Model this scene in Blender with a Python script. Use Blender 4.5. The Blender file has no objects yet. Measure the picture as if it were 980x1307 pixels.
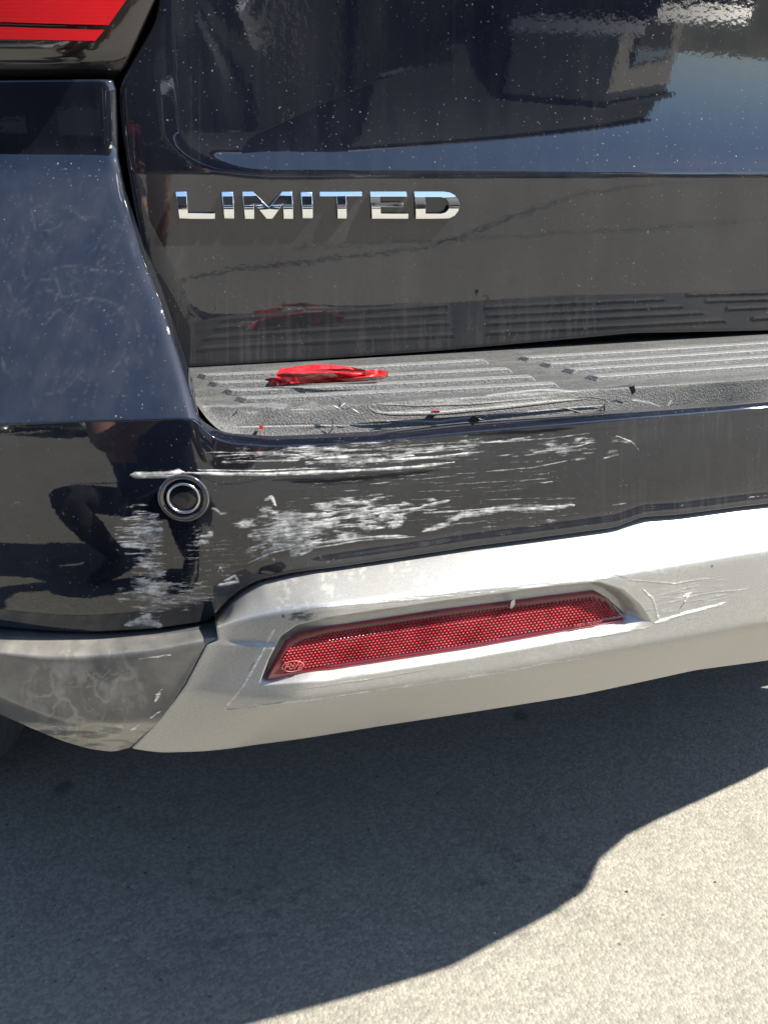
import bpy, bmesh, math, random
import numpy as np
from mathutils import Vector, Matrix
random.seed(4)
S = bpy.context.scene
COL = S.collection
R = math.radians

# ------------------------------------------------------------------ camera
FPX, PW, PH = 981.0, 980.0, 1307.0          # focal length in photo pixels, photo size
PITCH, YAW, CAMZ = R(24.0), R(15.0), 0.88
GZ = -.09                                   # height of the ground
cam_d = bpy.data.cameras.new('camera')
cam = bpy.data.objects.new('camera', cam_d); COL.objects.link(cam)
cam_d.sensor_fit = 'VERTICAL'; cam_d.sensor_height = 36.0
cam_d.lens = FPX / PH * 36.0
cam_d.clip_start = 0.02; cam_d.clip_end = 2000
cam.location = (0, 0, CAMZ)
cam.rotation_euler = (R(90) - PITCH, 0, -YAW)
S.camera = cam

# ------------------------------------------------------------------ sky, sun, exposure
SUN = Vector((0.88, -0.30, 1.0)).normalized()      # towards the sun
sun_el = math.asin(SUN.z); sun_az = math.atan2(SUN.x, SUN.y)
W = bpy.data.worlds.new('World'); S.world = W; W.use_nodes = True
wn = W.node_tree
bg = wn.nodes['Background']
sky = wn.nodes.new('ShaderNodeTexSky'); sky.sky_type = 'NISHITA'; sky.sun_disc = False
sky.sun_elevation = sun_el; sky.sun_rotation = sun_az
sky.air_density = 1.0; sky.dust_density = .5; sky.ozone_density = 2.0
wn.links.new(sky.outputs[0], bg.inputs[0]); bg.inputs[1].default_value = 0.10
sd = bpy.data.lights.new('sun', 'SUN'); sd.energy = 5.0; sd.angle = R(0.55); sd.color = (1, .94, .82)
so = bpy.data.objects.new('sun', sd); COL.objects.link(so)
so.rotation_euler = SUN.to_track_quat('Z', 'Y').to_euler()
S.view_settings.view_transform = 'Standard'; S.view_settings.look = 'None'
S.view_settings.gamma = 1; S.view_settings.exposure = 1.82
S.view_settings.use_curve_mapping = False
S.cycles.use_denoising = True
S.cycles.max_bounces = 10; S.cycles.caustics_reflective = False; S.cycles.caustics_refractive = False

# ------------------------------------------------------------------ pixel -> direction
def ray(px, py):
    cx = px - PW / 2; yu = PH / 2 - py
    fh = FPX * math.cos(PITCH) + yu * math.sin(PITCH)
    up = yu * math.cos(PITCH) - FPX * math.sin(PITCH)
    return (fh * math.sin(YAW) + cx * math.cos(YAW), fh * math.cos(YAW) - cx * math.sin(YAW), up)
def project(X, Y, Z):                       # numpy: world -> photo pixels
    Z = Z - CAMZ
    fh = X * math.sin(YAW) + Y * math.cos(YAW); r = X * math.cos(YAW) - Y * math.sin(YAW)
    ax = fh * math.cos(PITCH) - Z * math.sin(PITCH)
    yu = fh * math.sin(PITCH) + Z * math.cos(PITCH)
    return PW / 2 + FPX * r / ax, PH / 2 - FPX * yu / ax
XC = 0.43                                   # centre line of the vehicle
def P(X):                                   # plan curve of the bumper
    d = np.abs(np.asarray(X, float) - XC)
    return .48 + .06 * d * d + .6 * np.maximum(0, d - .35) ** 2
def on_plan(px, py, off):
    a, b, c = ray(px, py); t = .5 / b
    for _ in range(25): t = (float(P(t * a)) + off) / b
    return t * a, t * b, CAMZ + t * c
def on_z(px, py, z):
    a, b, c = ray(px, py); t = (z - CAMZ) / c
    return t * a, t * b, z
def sstep(a, b, x):
    t = np.clip((np.asarray(x, float) - a) / (b - a), 0, 1)
    return t * t * (3 - 2 * t)
XG = np.linspace(-.62, 1.48, 2101)          # 1 mm
def gsmooth(z, sig):
    n = int(sig * 4) + 1; k = np.exp(-.5 * (np.arange(-n, n + 1) / sig) ** 2); k /= k.sum()
    zp = np.concatenate([2 * z[0] - z[n:0:-1], z, 2 * z[-1] - z[-2:-n - 2:-1]])
    return np.convolve(zp, k, 'valid')
def curve_fn(xs, zs, sig=6, mirror=True, x0=None):
    o = np.argsort(xs); xs = np.array(xs)[o]; zs = np.array(zs)[o]
    g = np.where(XG > XC, 2 * XC - XG, XG) if mirror else XG
    z = gsmooth(np.interp(g, xs, zs), sig)
    return lambda X: np.interp(X, XG, z)
def rail(pts, off, sig=6):
    q = [on_plan(x, y, off) for x, y in pts]
    return curve_fn([p[0] for p in q], [p[2] for p in q], sig)

# ------------------------------------------------------------------ numpy noise
def _h(i, j, s):
    n = (i * 374761393 + j * 668265263 + s * 982451653) & 0x7fffffff
    n = ((n ^ (n >> 13)) * 1274126177) & 0x7fffffff
    return ((n ^ (n >> 16)) & 0xffff) / 65535.0
def vnoise(x, y, s=0):
    i = np.floor(x).astype(np.int64); j = np.floor(y).astype(np.int64)
    u = x - i; v = y - j; u = u * u * (3 - 2 * u); v = v * v * (3 - 2 * v)
    return (_h(i, j, s) * (1 - u) + _h(i + 1, j, s) * u) * (1 - v) + (_h(i, j + 1, s) * (1 - u) + _h(i + 1, j + 1, s) * u) * v
def fbm(x, y, s=0, o=4):
    r = 0; a = .5
    for k in range(o): r = r + a * vnoise(x * 2 ** k, y * 2 ** k, s + k * 7); a *= .5
    return r / (1 - .5 ** o)
def pdist(px, py, pts):                     # distance to a polyline and arc position 0..1
    best = np.full(px.shape, 1e9); pos = np.zeros(px.shape)
    L = [math.dist(pts[k], pts[k + 1]) for k in range(len(pts) - 1)]; tot = sum(L); acc = 0
    for k in range(len(pts) - 1):
        ax, ay = pts[k]; bx, by = pts[k + 1]; l2 = L[k] ** 2 + 1e-9
        t = np.clip(((px - ax) * (bx - ax) + (py - ay) * (by - ay)) / l2, 0, 1)
        d = np.hypot(px - ax - t * (bx - ax), py - ay - t * (by - ay))
        m = d < best; best = np.where(m, d, best); pos = np.where(m, (acc + t * L[k]) / tot, pos); acc += L[k]
    return best, pos
def inside(px, py, poly):
    r = np.zeros(px.shape, bool); n = len(poly)
    for k in range(n):
        x1, y1 = poly[k]; x2, y2 = poly[(k + 1) % n]
        c = ((y1 > py) != (y2 > py)) & (px < (x2 - x1) * (py - y1) / (y2 - y1 + 1e-12) + x1)
        r ^= c
    return r
def sdist(px, py, poly):                    # signed distance, inside positive
    d, _ = pdist(px, py, list(poly) + [poly[0]])
    return np.where(inside(px, py, poly), d, -d)

# ------------------------------------------------------------------ object helpers
def tag(o, label=None, cat=None, group=None, kind=None):
    if label: o['label'] = label
    if cat: o['category'] = cat
    if group: o['group'] = group
    if kind: o['kind'] = kind
    return o
def link(name, me, mat=None, parent=None):
    o = bpy.data.objects.new(name, me); COL.objects.link(o)
    if mat: me.materials.append(mat)
    if parent: o.parent = parent
    return o
def empty(name, loc=(0, 0, 0), rz=0):
    o = bpy.data.objects.new(name, None); COL.objects.link(o); o.location = loc; o.rotation_euler = (0, 0, rz)
    o.empty_display_size = .1
    return o
def mesh_from(V, F, smooth=True):
    me = bpy.data.meshes.new('m'); me.from_pydata([tuple(v) for v in V], [], F); me.update()
    if smooth: me.polygons.foreach_set('use_smooth', [True] * len(me.polygons))
    return me
def grid_mesh(A, skirt=.02, roll=.0014, attrs=None, flip=False):
    """A: (m, n, 3) sheet; adds a rolled hem and a skirt behind it"""
    A = np.asarray(A, float)
    if skirt:
        def ext(A, out, back):
            B = np.zeros((A.shape[0] + 2, A.shape[1] + 2, 3)); B[1:-1, 1:-1] = A
            def e(edge, inner):
                d = edge - inner; d /= np.linalg.norm(d, axis=-1, keepdims=True) + 1e-9
                r = edge + d * out; r[..., 1] = r[..., 1] + back; return r
            B[0, 1:-1] = e(A[0], A[1]); B[-1, 1:-1] = e(A[-1], A[-2])
            B[1:-1, 0] = e(A[:, 0], A[:, 1]); B[1:-1, -1] = e(A[:, -1], A[:, -2])
            B[0, 0] = B[0, 1] + B[1, 0] - A[0, 0]; B[0, -1] = B[0, -2] + B[1, -1] - A[0, -1]
            B[-1, 0] = B[-1, 1] + B[-2, 0] - A[-1, 0]; B[-1, -1] = B[-1, -2] + B[-2, -1] - A[-1, -1]
            return B
        n0 = 0
        A = ext(A, roll * .7, roll * .3); A = ext(A, roll * .3, roll * .7); A = ext(A, 0.0, skirt); n0 = 3
        if attrs: attrs = {k: np.pad(v, n0, mode='constant') for k, v in attrs.items()}
    m, n = A.shape[:2]
    idx = np.arange(m * n).reshape(m, n)
    q = np.stack([idx[:-1, :-1], idx[:-1, 1:], idx[1:, 1:], idx[1:, :-1]], -1).reshape(-1, 4)
    if flip: q = q[:, ::-1]
    me = bpy.data.meshes.new('m')
    me.vertices.add(m * n); me.vertices.foreach_set('co', A.reshape(-1))
    me.loops.add(q.size); me.loops.foreach_set('vertex_index', q.reshape(-1).astype(np.int32))
    me.polygons.add(len(q)); me.polygons.foreach_set('loop_start', np.arange(0, q.size, 4, dtype=np.int32))
    me.update(calc_edges=True); me.validate()
    me.polygons.foreach_set('use_smooth', [True] * len(me.polygons))
    if attrs:
        for k, v in attrs.items():
            at = me.attributes.new(k, 'FLOAT', 'POINT'); at.data.foreach_set('value', np.ascontiguousarray(v.reshape(-1), np.float32))
    return me
def box_mesh(x0, x1, y0, y1, z0, z1):
    V = [(x, y, z) for z in (z0, z1) for y in (y0, y1) for x in (x0, x1)]
    return mesh_from(V, [(0, 2, 3, 1), (4, 5, 7, 6), (0, 1, 5, 4), (2, 6, 7, 3), (0, 4, 6, 2), (1, 3, 7, 5)], False)
def bevel(o, w, seg=2, ang=35):
    m = o.modifiers.new('bevel', 'BEVEL'); m.width = w; m.segments = seg; m.limit_method = 'ANGLE'; m.angle_limit = R(ang)
    return o
def prism(poly, x0, x1, taper=None):
    """side profile polygon of (y, z), extruded from x0 to x1"""
    n = len(poly); V = [(x0, y, z) for y, z in poly] + [(x1, y, z) for y, z in poly]
    F = [tuple(range(n))[::-1], tuple(range(n, 2 * n))] + [(k, (k + 1) % n, n + (k + 1) % n, n + k) for k in range(n)]
    me = mesh_from(V, F, False); bm = bmesh.new(); bm.from_mesh(me); bmesh.ops.recalc_face_normals(bm, faces=bm.faces); bm.to_mesh(me); bm.free()
    return me
def tube_mesh(pts, r, seg=6, taper=True):
    V = []; F = []; n = len(pts); pts = [Vector(p) for p in pts]
    for k, p in enumerate(pts):
        d = (pts[min(k + 1, n - 1)] - pts[max(k - 1, 0)]).normalized()
        a = d.orthogonal().normalized(); b = d.cross(a)
        rr = r * (1 - .75 * abs(2 * k / (n - 1) - 1) ** 2 if taper else 1)
        for s in range(seg):
            t = 2 * math.pi * s / seg; V.append(p + (a * math.cos(t) + b * math.sin(t)) * rr)
    for k in range(n - 1):
        for s in range(seg):
            F.append((k * seg + s, k * seg + (s + 1) % seg, (k + 1) * seg + (s + 1) % seg, (k + 1) * seg + s))
    F.append(tuple(range(seg))[::-1]); F.append(tuple(range((n - 1) * seg, n * seg)))
    return mesh_from(V, F)
def lathe(prof, axis='X', seg=48, closed=False):
    """prof: list of (radius, along axis)"""
    V = []; F = []; n = len(prof)
    for s in range(seg):
        t = 2 * math.pi * s / seg
        for r, h in prof:
            V.append((h, r * math.cos(t), r * math.sin(t)) if axis == 'X' else (r * math.cos(t), h, r * math.sin(t)))
    for s in range(seg):
        for k in range(n - 1 + closed):
            F.append((s * n + k, s * n + (k + 1) % n, ((s + 1) % seg) * n + (k + 1) % n, ((s + 1) % seg) * n + k))
    me = mesh_from(V, F); bm = bmesh.new(); bm.from_mesh(me); bmesh.ops.recalc_face_normals(bm, faces=bm.faces); bm.to_mesh(me); bm.free()
    return me
def auto_smooth(o, ang=30):
    for p in o.data.polygons: p.use_smooth = True
    o.data.set_sharp_from_angle(angle=R(ang)); return o

# ------------------------------------------------------------------ materials
class NT:
    def __init__(s, name):
        s.m = bpy.data.materials.new(name); s.m.use_nodes = True; s.t = s.m.node_tree
        s.p = s.t.nodes['Principled BSDF']; s.out = s.t.nodes['Material Output']
    def n(s, ty, **kw):
        x = s.t.nodes.new(ty)
        for k, v in kw.items():
            if k.startswith('i_'): x.inputs[k[2:].replace('_', ' ')].default_value = v
            else: setattr(x, k, v)
        return x
    def l(s, a, b): s.t.links.new(a, b)
    def set(s, **kw):
        for k, v in kw.items(): s.p.inputs[k.replace('_', ' ')].default_value = v
    def obj(s, scale=(1, 1, 1)):
        tc = s.n('ShaderNodeTexCoord'); mp = s.n('ShaderNodeMapping'); mp.inputs['Scale'].default_value = scale
        s.l(tc.outputs['Object'], mp.inputs[0]); return mp.outputs[0]
    def noise(s, vec, scale, detail=4, rough=.55, dist=0):
        x = s.n('ShaderNodeTexNoise'); x.inputs['Scale'].default_value = scale; x.inputs['Detail'].default_value = detail
        x.inputs['Roughness'].default_value = rough; x.inputs['Distortion'].default_value = dist; s.l(vec, x.inputs['Vector']); return x.outputs[0]
    def voro(s, vec, scale, feature='F1', rnd=1):
        x = s.n('ShaderNodeTexVoronoi', feature=feature); x.inputs['Scale'].default_value = scale; x.inputs['Randomness'].default_value = rnd
        s.l(vec, x.inputs['Vector']); return x
    def ramp(s, v, a, b, c0=0., c1=1.):
        x = s.n('ShaderNodeMapRange'); x.interpolation_type = 'SMOOTHSTEP'
        for k, q in zip((1, 2, 3, 4), (a, b, c0, c1)): x.inputs[k].default_value = q
        s.l(v, x.inputs[0]); return x.outputs[0]
    def math(s, op, a, b=None):
        x = s.n('ShaderNodeMath', operation=op)
        for k, q in enumerate((a, b)):
            if q is None: continue
            if isinstance(q, (int, float)): x.inputs[k].default_value = q
            else: s.l(q, x.inputs[k])
        return x.outputs[0]
    def mix(s, f, a, b):
        x = s.n('ShaderNodeMix', data_type='RGBA')
        for k, q in ((0, f), (6, a), (7, b)):
            if isinstance(q, (int, float)): x.inputs[k].default_value = q
            elif isinstance(q, tuple): x.inputs[k].default_value = (*q, 1) if len(q) == 3 else q
            else: s.l(q, x.inputs[k])
        return x.outputs[2]
    def fmix(s, f, a, b):
        x = s.n('ShaderNodeMix', data_type='FLOAT')
        for k, q in ((0, f), (2, a), (3, b)):
            if isinstance(q, (int, float)): x.inputs[k].default_value = q
            else: s.l(q, x.inputs[k])
        return x.outputs[0]
    def attr(s, name):
        x = s.n('ShaderNodeAttribute', attribute_name=name); return x.outputs['Fac']
    def bump(s, h, strength, dist, to='Normal', prev=None):
        x = s.n('ShaderNodeBump'); x.inputs['Strength'].default_value = strength; x.inputs['Distance'].default_value = dist
        s.l(h, x.inputs['Height'])
        if prev is not None: s.l(prev, x.inputs['Normal'])
        if to: s.l(x.outputs[0], s.p.inputs[to])
        return x.outputs[0]

def simple(name, col, rough=.5, metal=0, coat=0, **kw):
    m = NT(name); m.set(Base_Color=(*col, 1), Roughness=rough, Metallic=metal, Coat_Weight=coat, **kw)
    v = m.obj(); nz = m.noise(v, 60, 3)
    m.l(m.fmix(m.ramp(nz, .3, .7), rough * .88, min(1, rough * 1.12)), m.p.inputs['Roughness'])
    return m.m

def scuff_cover(m, lo=.10, hi=1.02):
    # the density drawn on the surface is broken up into fine directional scratches and pits
    d = m.attr('scuff')
    n1 = m.noise(m.obj((55, 55, 1100)), 1.0, 5, .65); n2 = m.noise(m.obj((400, 400, 900)), 1.0, 3, .6)
    nn = m.math('ADD', m.math('MULTIPLY', n1, .65), m.math('MULTIPLY', n2, .35))
    k = m.math('ADD', d, m.math('MULTIPLY', m.math('SUBTRACT', nn, .5), 2.1))
    k = m.math('MULTIPLY', m.ramp(k, lo, hi), m.ramp(d, .02, .22))
    return k
def paint_mat(name, base, dust_amt, with_attr=True):
    m = NT(name); v = m.obj()
    streak = m.noise(m.obj((70, 70, 5)), 1.0, 4, .6)             # dried run-off, stretched down the panel
    haze = m.noise(v, 7, 5, .6)
    film = m.math('MULTIPLY', m.ramp(haze, .3, .75, .35, 1.0), m.ramp(streak, .35, .75, .55, 1.3))
    film = m.math('MULTIPLY', film, dust_amt)
    sp1 = m.noise(v, 520, 1, .5); sp2 = m.noise(v, 230, 2, .6)
    speck = m.math('MULTIPLY', m.ramp(sp1, .715, .80), m.ramp(m.noise(v, 16, 3), .40, .62, .15, 1.0))
    speck2 = m.math('MULTIPLY', m.ramp(sp2, .755, .80), .7)
    film = m.math('ADD', film, m.math('MULTIPLY', m.math('MAXIMUM', speck, speck2), .55))
    fac = film
    if with_attr: fac = m.math('ADD', film, m.math('MULTIPLY', m.attr('dust'), .22))
    fac = m.math('MINIMUM', fac, 1.0)
    c = m.mix(fac, base, (.34, .33, .31))
    rough = m.fmix(fac, .5, .8); coat = m.fmix(fac, 1.0, .35); met = .0
    if with_attr:
        scf = scuff_cover(m)
        tone = m.noise(v, 130, 4, .6)
        c = m.mix(scf, c, m.mix(m.ramp(tone, .35, .65), (.22, .22, .22), (.60, .60, .585))); rough = m.fmix(scf, rough, .6); coat = m.fmix(scf, coat, 0.0)
        ch = m.attr('chip'); c = m.mix(ch, c, (.006, .007, .009)); coat = m.fmix(ch, coat, .1)
    m.l(c, m.p.inputs['Base Color']); m.l(rough, m.p.inputs['Roughness']); m.l(coat, m.p.inputs['Coat Weight'])
    m.set(Metallic=met, Coat_Roughness=.025, Coat_IOR=1.68, IOR=1.5, Specular_IOR_Level=.0)
    peel = m.noise(v, 190, 2, .5)
    m.bump(peel, .25, .00006, 'Coat Normal')
    if with_attr:
        b = m.bump(m.attr('scuff'), .6, .0006, None); m.l(b, m.p.inputs['Normal'])
    return m.m
M = {}
M['paint'] = paint_mat('black_paint', (.0013, .0028, .0080), .022)
M['paint_env'] = paint_mat('black_paint_plain', (.006, .007, .011), .03, False)

def silver_mat(name, col, metal, rough, coat):
    m = NT(name); v = m.obj()
    flake = m.noise(v, 900, 2, .7)
    c = m.mix(m.ramp(flake, .35, .65), tuple(q * .88 for q in col), tuple(min(1, q * 1.1) for q in col))
    grime = m.ramp(m.noise(v, 14, 5, .6), .42, .8)
    c = m.mix(m.math('MULTIPLY', grime, .35), c, (.40, .37, .31))
    sc = scuff_cover(m, .32, .9); ch = m.attr('chip'); du = m.math('MINIMUM', m.attr('dust'), 1.0)
    c = m.mix(du, c, (.46, .43, .37)); c = m.mix(sc, c, (.84, .84, .81)); c = m.mix(ch, c, (.02, .022, .025))
    m.l(c, m.p.inputs['Base Color'])
    mt = m.fmix(m.math('MAXIMUM', m.math('MAXIMUM', sc, ch), m.math('MULTIPLY', du, .8)), metal, 0.0); m.l(mt, m.p.inputs['Metallic'])
    m.l(m.fmix(m.math('MAXIMUM', sc, du), rough, .65), m.p.inputs['Roughness'])
    m.l(m.fmix(m.math('MAXIMUM', sc, du), coat, .1), m.p.inputs['Coat Weight'])
    m.set(Coat_Roughness=.12)
    b = m.bump(m.attr('scuff'), .7, .0007, None)
    b2 = m.bump(m.noise(v, 1400, 2), .12, .0002, None, b); m.l(b2, m.p.inputs['Normal'])
    return m.m
M['silver'] = silver_mat('silver_trim', (.385, .385, .38), .66, .42, .3)
M['greytrim'] = silver_mat('grey_trim', (.060, .064, .070), .35, .36, .5)

def pad_mat(lo=(.016, .017, .0185), hi=(.080, .082, .084)):
    m = NT('grained_plastic'); v = m.obj()
    g = m.voro(v, 620); n2 = m.noise(v, 900, 3, .7)
    sp = m.ramp(g.outputs['Distance'], .15, .6)
    c = m.mix(m.ramp(n2, .35, .7), lo, hi)
    dirt = m.ramp(m.noise(m.obj((6, 30, 30)), 3, 5, .65), .45, .75)
    c = m.mix(m.math('MULTIPLY', dirt, .35), c, (.14, .138, .132))
    sc = m.math('MINIMUM', m.attr('scuff'), 1.0); c = m.mix(sc, c, (.42, .42, .41)); c = m.mix(m.attr('chip'), c, (.005, .005, .006))
    m.l(c, m.p.inputs['Base Color']); m.set(Roughness=.6, Specular_IOR_Level=.4)
    m.bump(sp, .4, .0004)
    return m.m
M['pad'] = pad_mat()
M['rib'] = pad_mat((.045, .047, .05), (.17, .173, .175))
M['chrome'] = simple('chrome', (.86, .87, .88), .04, 1.0)
M['chrome_dull'] = simple('dull_chrome', (.50, .51, .52), .16, 1.0)
M['blackpl'] = simple('black_plastic', (.012, .012, .013), .5)
M['liner'] = simple('dark_liner', (.006, .006, .007), .8)
M['rubber'] = simple('tyre_rubber', (.05, .05, .051), .75)
M['alloy'] = simple('wheel_alloy', (.45, .45, .46), .3, .9)
M['glass'] = simple('dark_glass', (.01, .012, .014), .06, 0, .5)
M['sensor_gloss'] = simple('sensor_gloss', (.05, .052, .056), .12, .6, .8, Coat_Roughness=.03)
M['sensor'] = simple('sensor_face', (.012, .013, .015), .38, 0, .4)

def asphalt():
    m = NT('pale_worn_asphalt'); v = m.obj()
    big = m.noise(v, .7, 4, .55); mid = m.noise(v, 9, 4, .6)
    st = m.voro(v, 210); pk = m.n('ShaderNodeSeparateColor'); m.l(st.outputs['Color'], pk.inputs[0])
    fine = m.noise(v, 420, 3, .7)
    c = m.mix(m.ramp(pk.outputs[0], .1, .95), (.186, .178, .156), (.275, .262, .228))
    c = m.mix(m.ramp(fine, .25, .75, .42, 0.0), c, (.100, .092, .076))
    c = m.mix(m.ramp(big, .35, .7, .0, .22), c, (.125, .118, .098))
    c = m.mix(m.ramp(mid, .52, .72, 0, .25), c, (.115, .107, .09))
    vd = m.voro(v, 46); pd = m.n('ShaderNodeSeparateColor'); m.l(vd.outputs['Color'], pd.inputs[0])
    pit = m.math('MULTIPLY', m.ramp(vd.outputs['Distance'], .06, .14, 1, 0), m.ramp(pd.outputs[0], .55, .95))
    c = m.mix(m.math('MULTIPLY', pit, .8), c, (.04, .038, .034))
    pal = m.math('MULTIPLY', m.ramp(vd.outputs['Distance'], .05, .13, 1, 0), m.ramp(pd.outputs[1], .86, .90))
    c = m.mix(m.math('MULTIPLY', pal, .7), c, (.42, .39, .33))
    st2 = m.voro(v, 95); p2 = m.n('ShaderNodeSeparateColor'); m.l(st2.outputs['Color'], p2.inputs[0])
    big_st = m.math('MULTIPLY', m.ramp(st2.outputs['Distance'], .22, .36, 1, 0), m.ramp(p2.outputs[0], .55, .60))
    tone2 = m.mix(p2.outputs[1], (.12, .11, .09), (.44, .42, .36))
    c = m.mix(m.math('MULTIPLY', big_st, .25), c, tone2)
    dk = m.ramp(m.noise(m.obj((1, 1.7, 1)), 5.5, 6, .7),   .50, .72, 0, .24)
    c = m.mix(dk, c, (.085, .08, .07))
    # worn dark patch and oil spots on the ground itself
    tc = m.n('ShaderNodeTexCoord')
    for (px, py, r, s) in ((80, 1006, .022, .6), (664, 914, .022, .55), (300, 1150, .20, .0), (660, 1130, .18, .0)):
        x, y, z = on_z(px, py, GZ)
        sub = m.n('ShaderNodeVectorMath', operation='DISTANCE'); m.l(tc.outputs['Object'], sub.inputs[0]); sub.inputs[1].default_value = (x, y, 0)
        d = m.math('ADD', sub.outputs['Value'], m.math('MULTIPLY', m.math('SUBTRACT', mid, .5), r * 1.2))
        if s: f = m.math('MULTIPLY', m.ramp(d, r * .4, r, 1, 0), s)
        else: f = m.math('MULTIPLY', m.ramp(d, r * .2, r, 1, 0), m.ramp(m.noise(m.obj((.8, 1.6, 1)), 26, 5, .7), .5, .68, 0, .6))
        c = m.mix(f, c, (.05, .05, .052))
    m.l(c, m.p.inputs['Base Color']); m.set(Roughness=.9, Specular_IOR_Level=.25)
    h = m.math('ADD', m.math('MULTIPLY', st.outputs['Distance'], -1.0), m.math('MULTIPLY', fine, .7))
    m.bump(h, .6, .0016)
    return m.m
M['asphalt'] = asphalt()

# ------------------------------------------------------------------ ground
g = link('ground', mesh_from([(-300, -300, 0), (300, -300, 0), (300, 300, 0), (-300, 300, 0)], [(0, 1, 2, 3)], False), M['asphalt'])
g.location.z = GZ
tag(g, kind='structure')
def crack(pts, w, seed):
    rnd = random.Random(seed); V = []; F = []
    dense = []
    for a, b in zip(pts[:-1], pts[1:]):
        n = max(2, int(math.dist(a, b) / .12))
        for k in range(n): dense.append((a[0] + (b[0] - a[0]) * k / n + rnd.uniform(-.03, .03), a[1] + (b[1] - a[1]) * k / n + rnd.uniform(-.03, .03)))
    for k, p in enumerate(dense):
        q = dense[min(k + 1, len(dense) - 1)]; o = dense[max(k - 1, 0)]
        dx, dy = q[0] - o[0], q[1] - o[1]; l = math.hypot(dx, dy) + 1e-9; ww = w * rnd.uniform(.6, 1.3) / 2
        V += [(p[0] - dy / l * ww, p[1] + dx / l * ww, .004 + GZ), (p[0] + dy / l * ww, p[1] - dx / l * ww, .004 + GZ)]
        if k: F.append((2 * k - 2, 2 * k - 1, 2 * k + 1, 2 * k))
    o = link('tar_crack', mesh_from(V, F, False), simple('tar', (.03, .029, .027), .6)); tag(o, kind='structure'); return o
crack([(-1.6, -1.6), (.2, -2.6), (1.4, -3.0), (3.0, -4.4), (6.5, -6.0)], .024, 1)
crack([(.5, -3.0), (2.4, -3.2), (5.2, -3.6)], .013, 2)

# ------------------------------------------------------------------ the vehicle
suv = empty('parked_suv', (0, 0, 0))   # parts are placed in world coordinates
tag(suv, 'black sport utility vehicle with a scraped rear bumper and silver lower trim', 'suv')

# --- tailgate
TG_EDGE = [(214, -50), (207, 0), (200, 34), (163, 97), (156, 110), (156, 135), (160, 175), (167, 220), (176, 275), (189, 335), (212, 400), (236, 467)]
ZCR = .8785
def T0(X): return .655 + .03 * (np.asarray(X, float) - XC) ** 2
ex, ez = [], []
for px, py in TG_EDGE:
    a, b, c = ray(px, py); t = .672 / b; ex.append(t * a); ez.append(CAMZ + t * c)
ez = np.array(ez)[::-1]; ex = np.array(ex)[::-1]
zg = np.linspace(.6, 1.3, 701); xg = gsmooth(np.interp(zg, ez, ex), 4)
def XS(Z): return np.interp(Z, zg, xg)
def softp(s, k): return k * np.logaddexp(0, s / k)
def T(X, Z):
    X = np.asarray(X, float); Z = np.asarray(Z, float)
    Xm = np.where(X > XC, 2 * XC - X, X)
    e = Xm - XS(Z)
    y = T0(Xm) + 1.2 * np.maximum(0, .016 - e) ** 2 + 30 * np.maximum(0, .004 - e) ** 2 + .078 * softp(ZCR - Z, .001)
    xc, zc, r = .016, ZCR, .030
    Xr = xc + (Xm - xc) * .42
    q0 = np.maximum(xc + r - Xr, 0); q1 = np.maximum(zc + r - Z, 0)
    s = np.where((q0 > 0) | (q1 > 0), r - np.hypot(q0, q1), np.minimum(Xr - xc, Z - zc))
    s = np.minimum(s, np.minimum(Xr - xc, Z - zc))
    sp = softp(s, .0016)
    rec = .015 * (1 - np.exp(-sp / .030))
    up = np.maximum(0, Z - .925)
    rec = rec - .42 * np.minimum(up, .12) ** 2 * sstep(.0, .08, Xm - xc)
    return y + rec
def on_T(px, py, off=0):
    a, b, c = ray(px, py); t = .65 / b
    for _ in range(25): t = (float(T(t * a, CAMZ + t * c)) + off) / b
    return t * a, t * b, CAMZ + t * c
q = [on_T(*p) for p in ((236, 467), (400, 457), (560, 446), (760, 428), (980, 406))]
ZB = curve_fn([p[0] for p in q], [p[2] for p in q], 10)
def tail_grid():
    nv, zt = 330, 1.16
    us = np.unique(np.concatenate([np.linspace(0, .10, 120), np.linspace(.10, .9, 420), np.linspace(.9, 1, 60)]))
    vs = np.unique(np.concatenate([np.linspace(0, .35, 60), np.linspace(.30, .50, 200), np.linspace(.5, 1, 60)]))
    U, Vv = np.meshgrid(us, vs)
    Zg = .74 + Vv * (zt - .74); Xl = XS(Zg); X0 = Xl + U * (2 * (XC - Xl))
    Z = ZB(X0) + Vv * (zt - ZB(X0)); Xl = XS(Z); X = Xl + U * (2 * (XC - Xl))
    Y = T(X, Z)
    return np.stack([X, Y, Z], -1)
A = tail_grid()
px, py = project(A[..., 0], A[..., 1], A[..., 2])
dust = .10 * sstep(300, 470, py) * fbm(px / 9, py / 60, 3) + .30 * sstep(216, 226, py) * (.6 + .8 * (fbm(px / 40, py / 90, 44) - .5))
dust += .22 * (fbm(px / 3.5, py / 90, 9, 3) > .63) * sstep(330, 460, py) * (px < 760)
dust += .25 * np.exp(-((px - 230) / 14) ** 2) * fbm(px / 4, py / 14, 5) * sstep(215, 260, py)
for x0, y0, y1 in ((207, 20, 180), (254, 0, 215), (243, 20, 190), (578, 0, 120), (548, 225, 330), (757, 120, 250)):
    dust += .16 * np.exp(-((px - x0 - 2 * fbm(py / 30, px * 0, 2)) / .9) ** 2) * ((py > y0) & (py < y1)) * fbm(py / 6, px / 30, 8)
tailgate = link('tailgate', grid_mesh(A, .03, .002, dict(dust=dust, scuff=dust * 0, chip=dust * 0)), M['paint'], suv)

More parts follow.
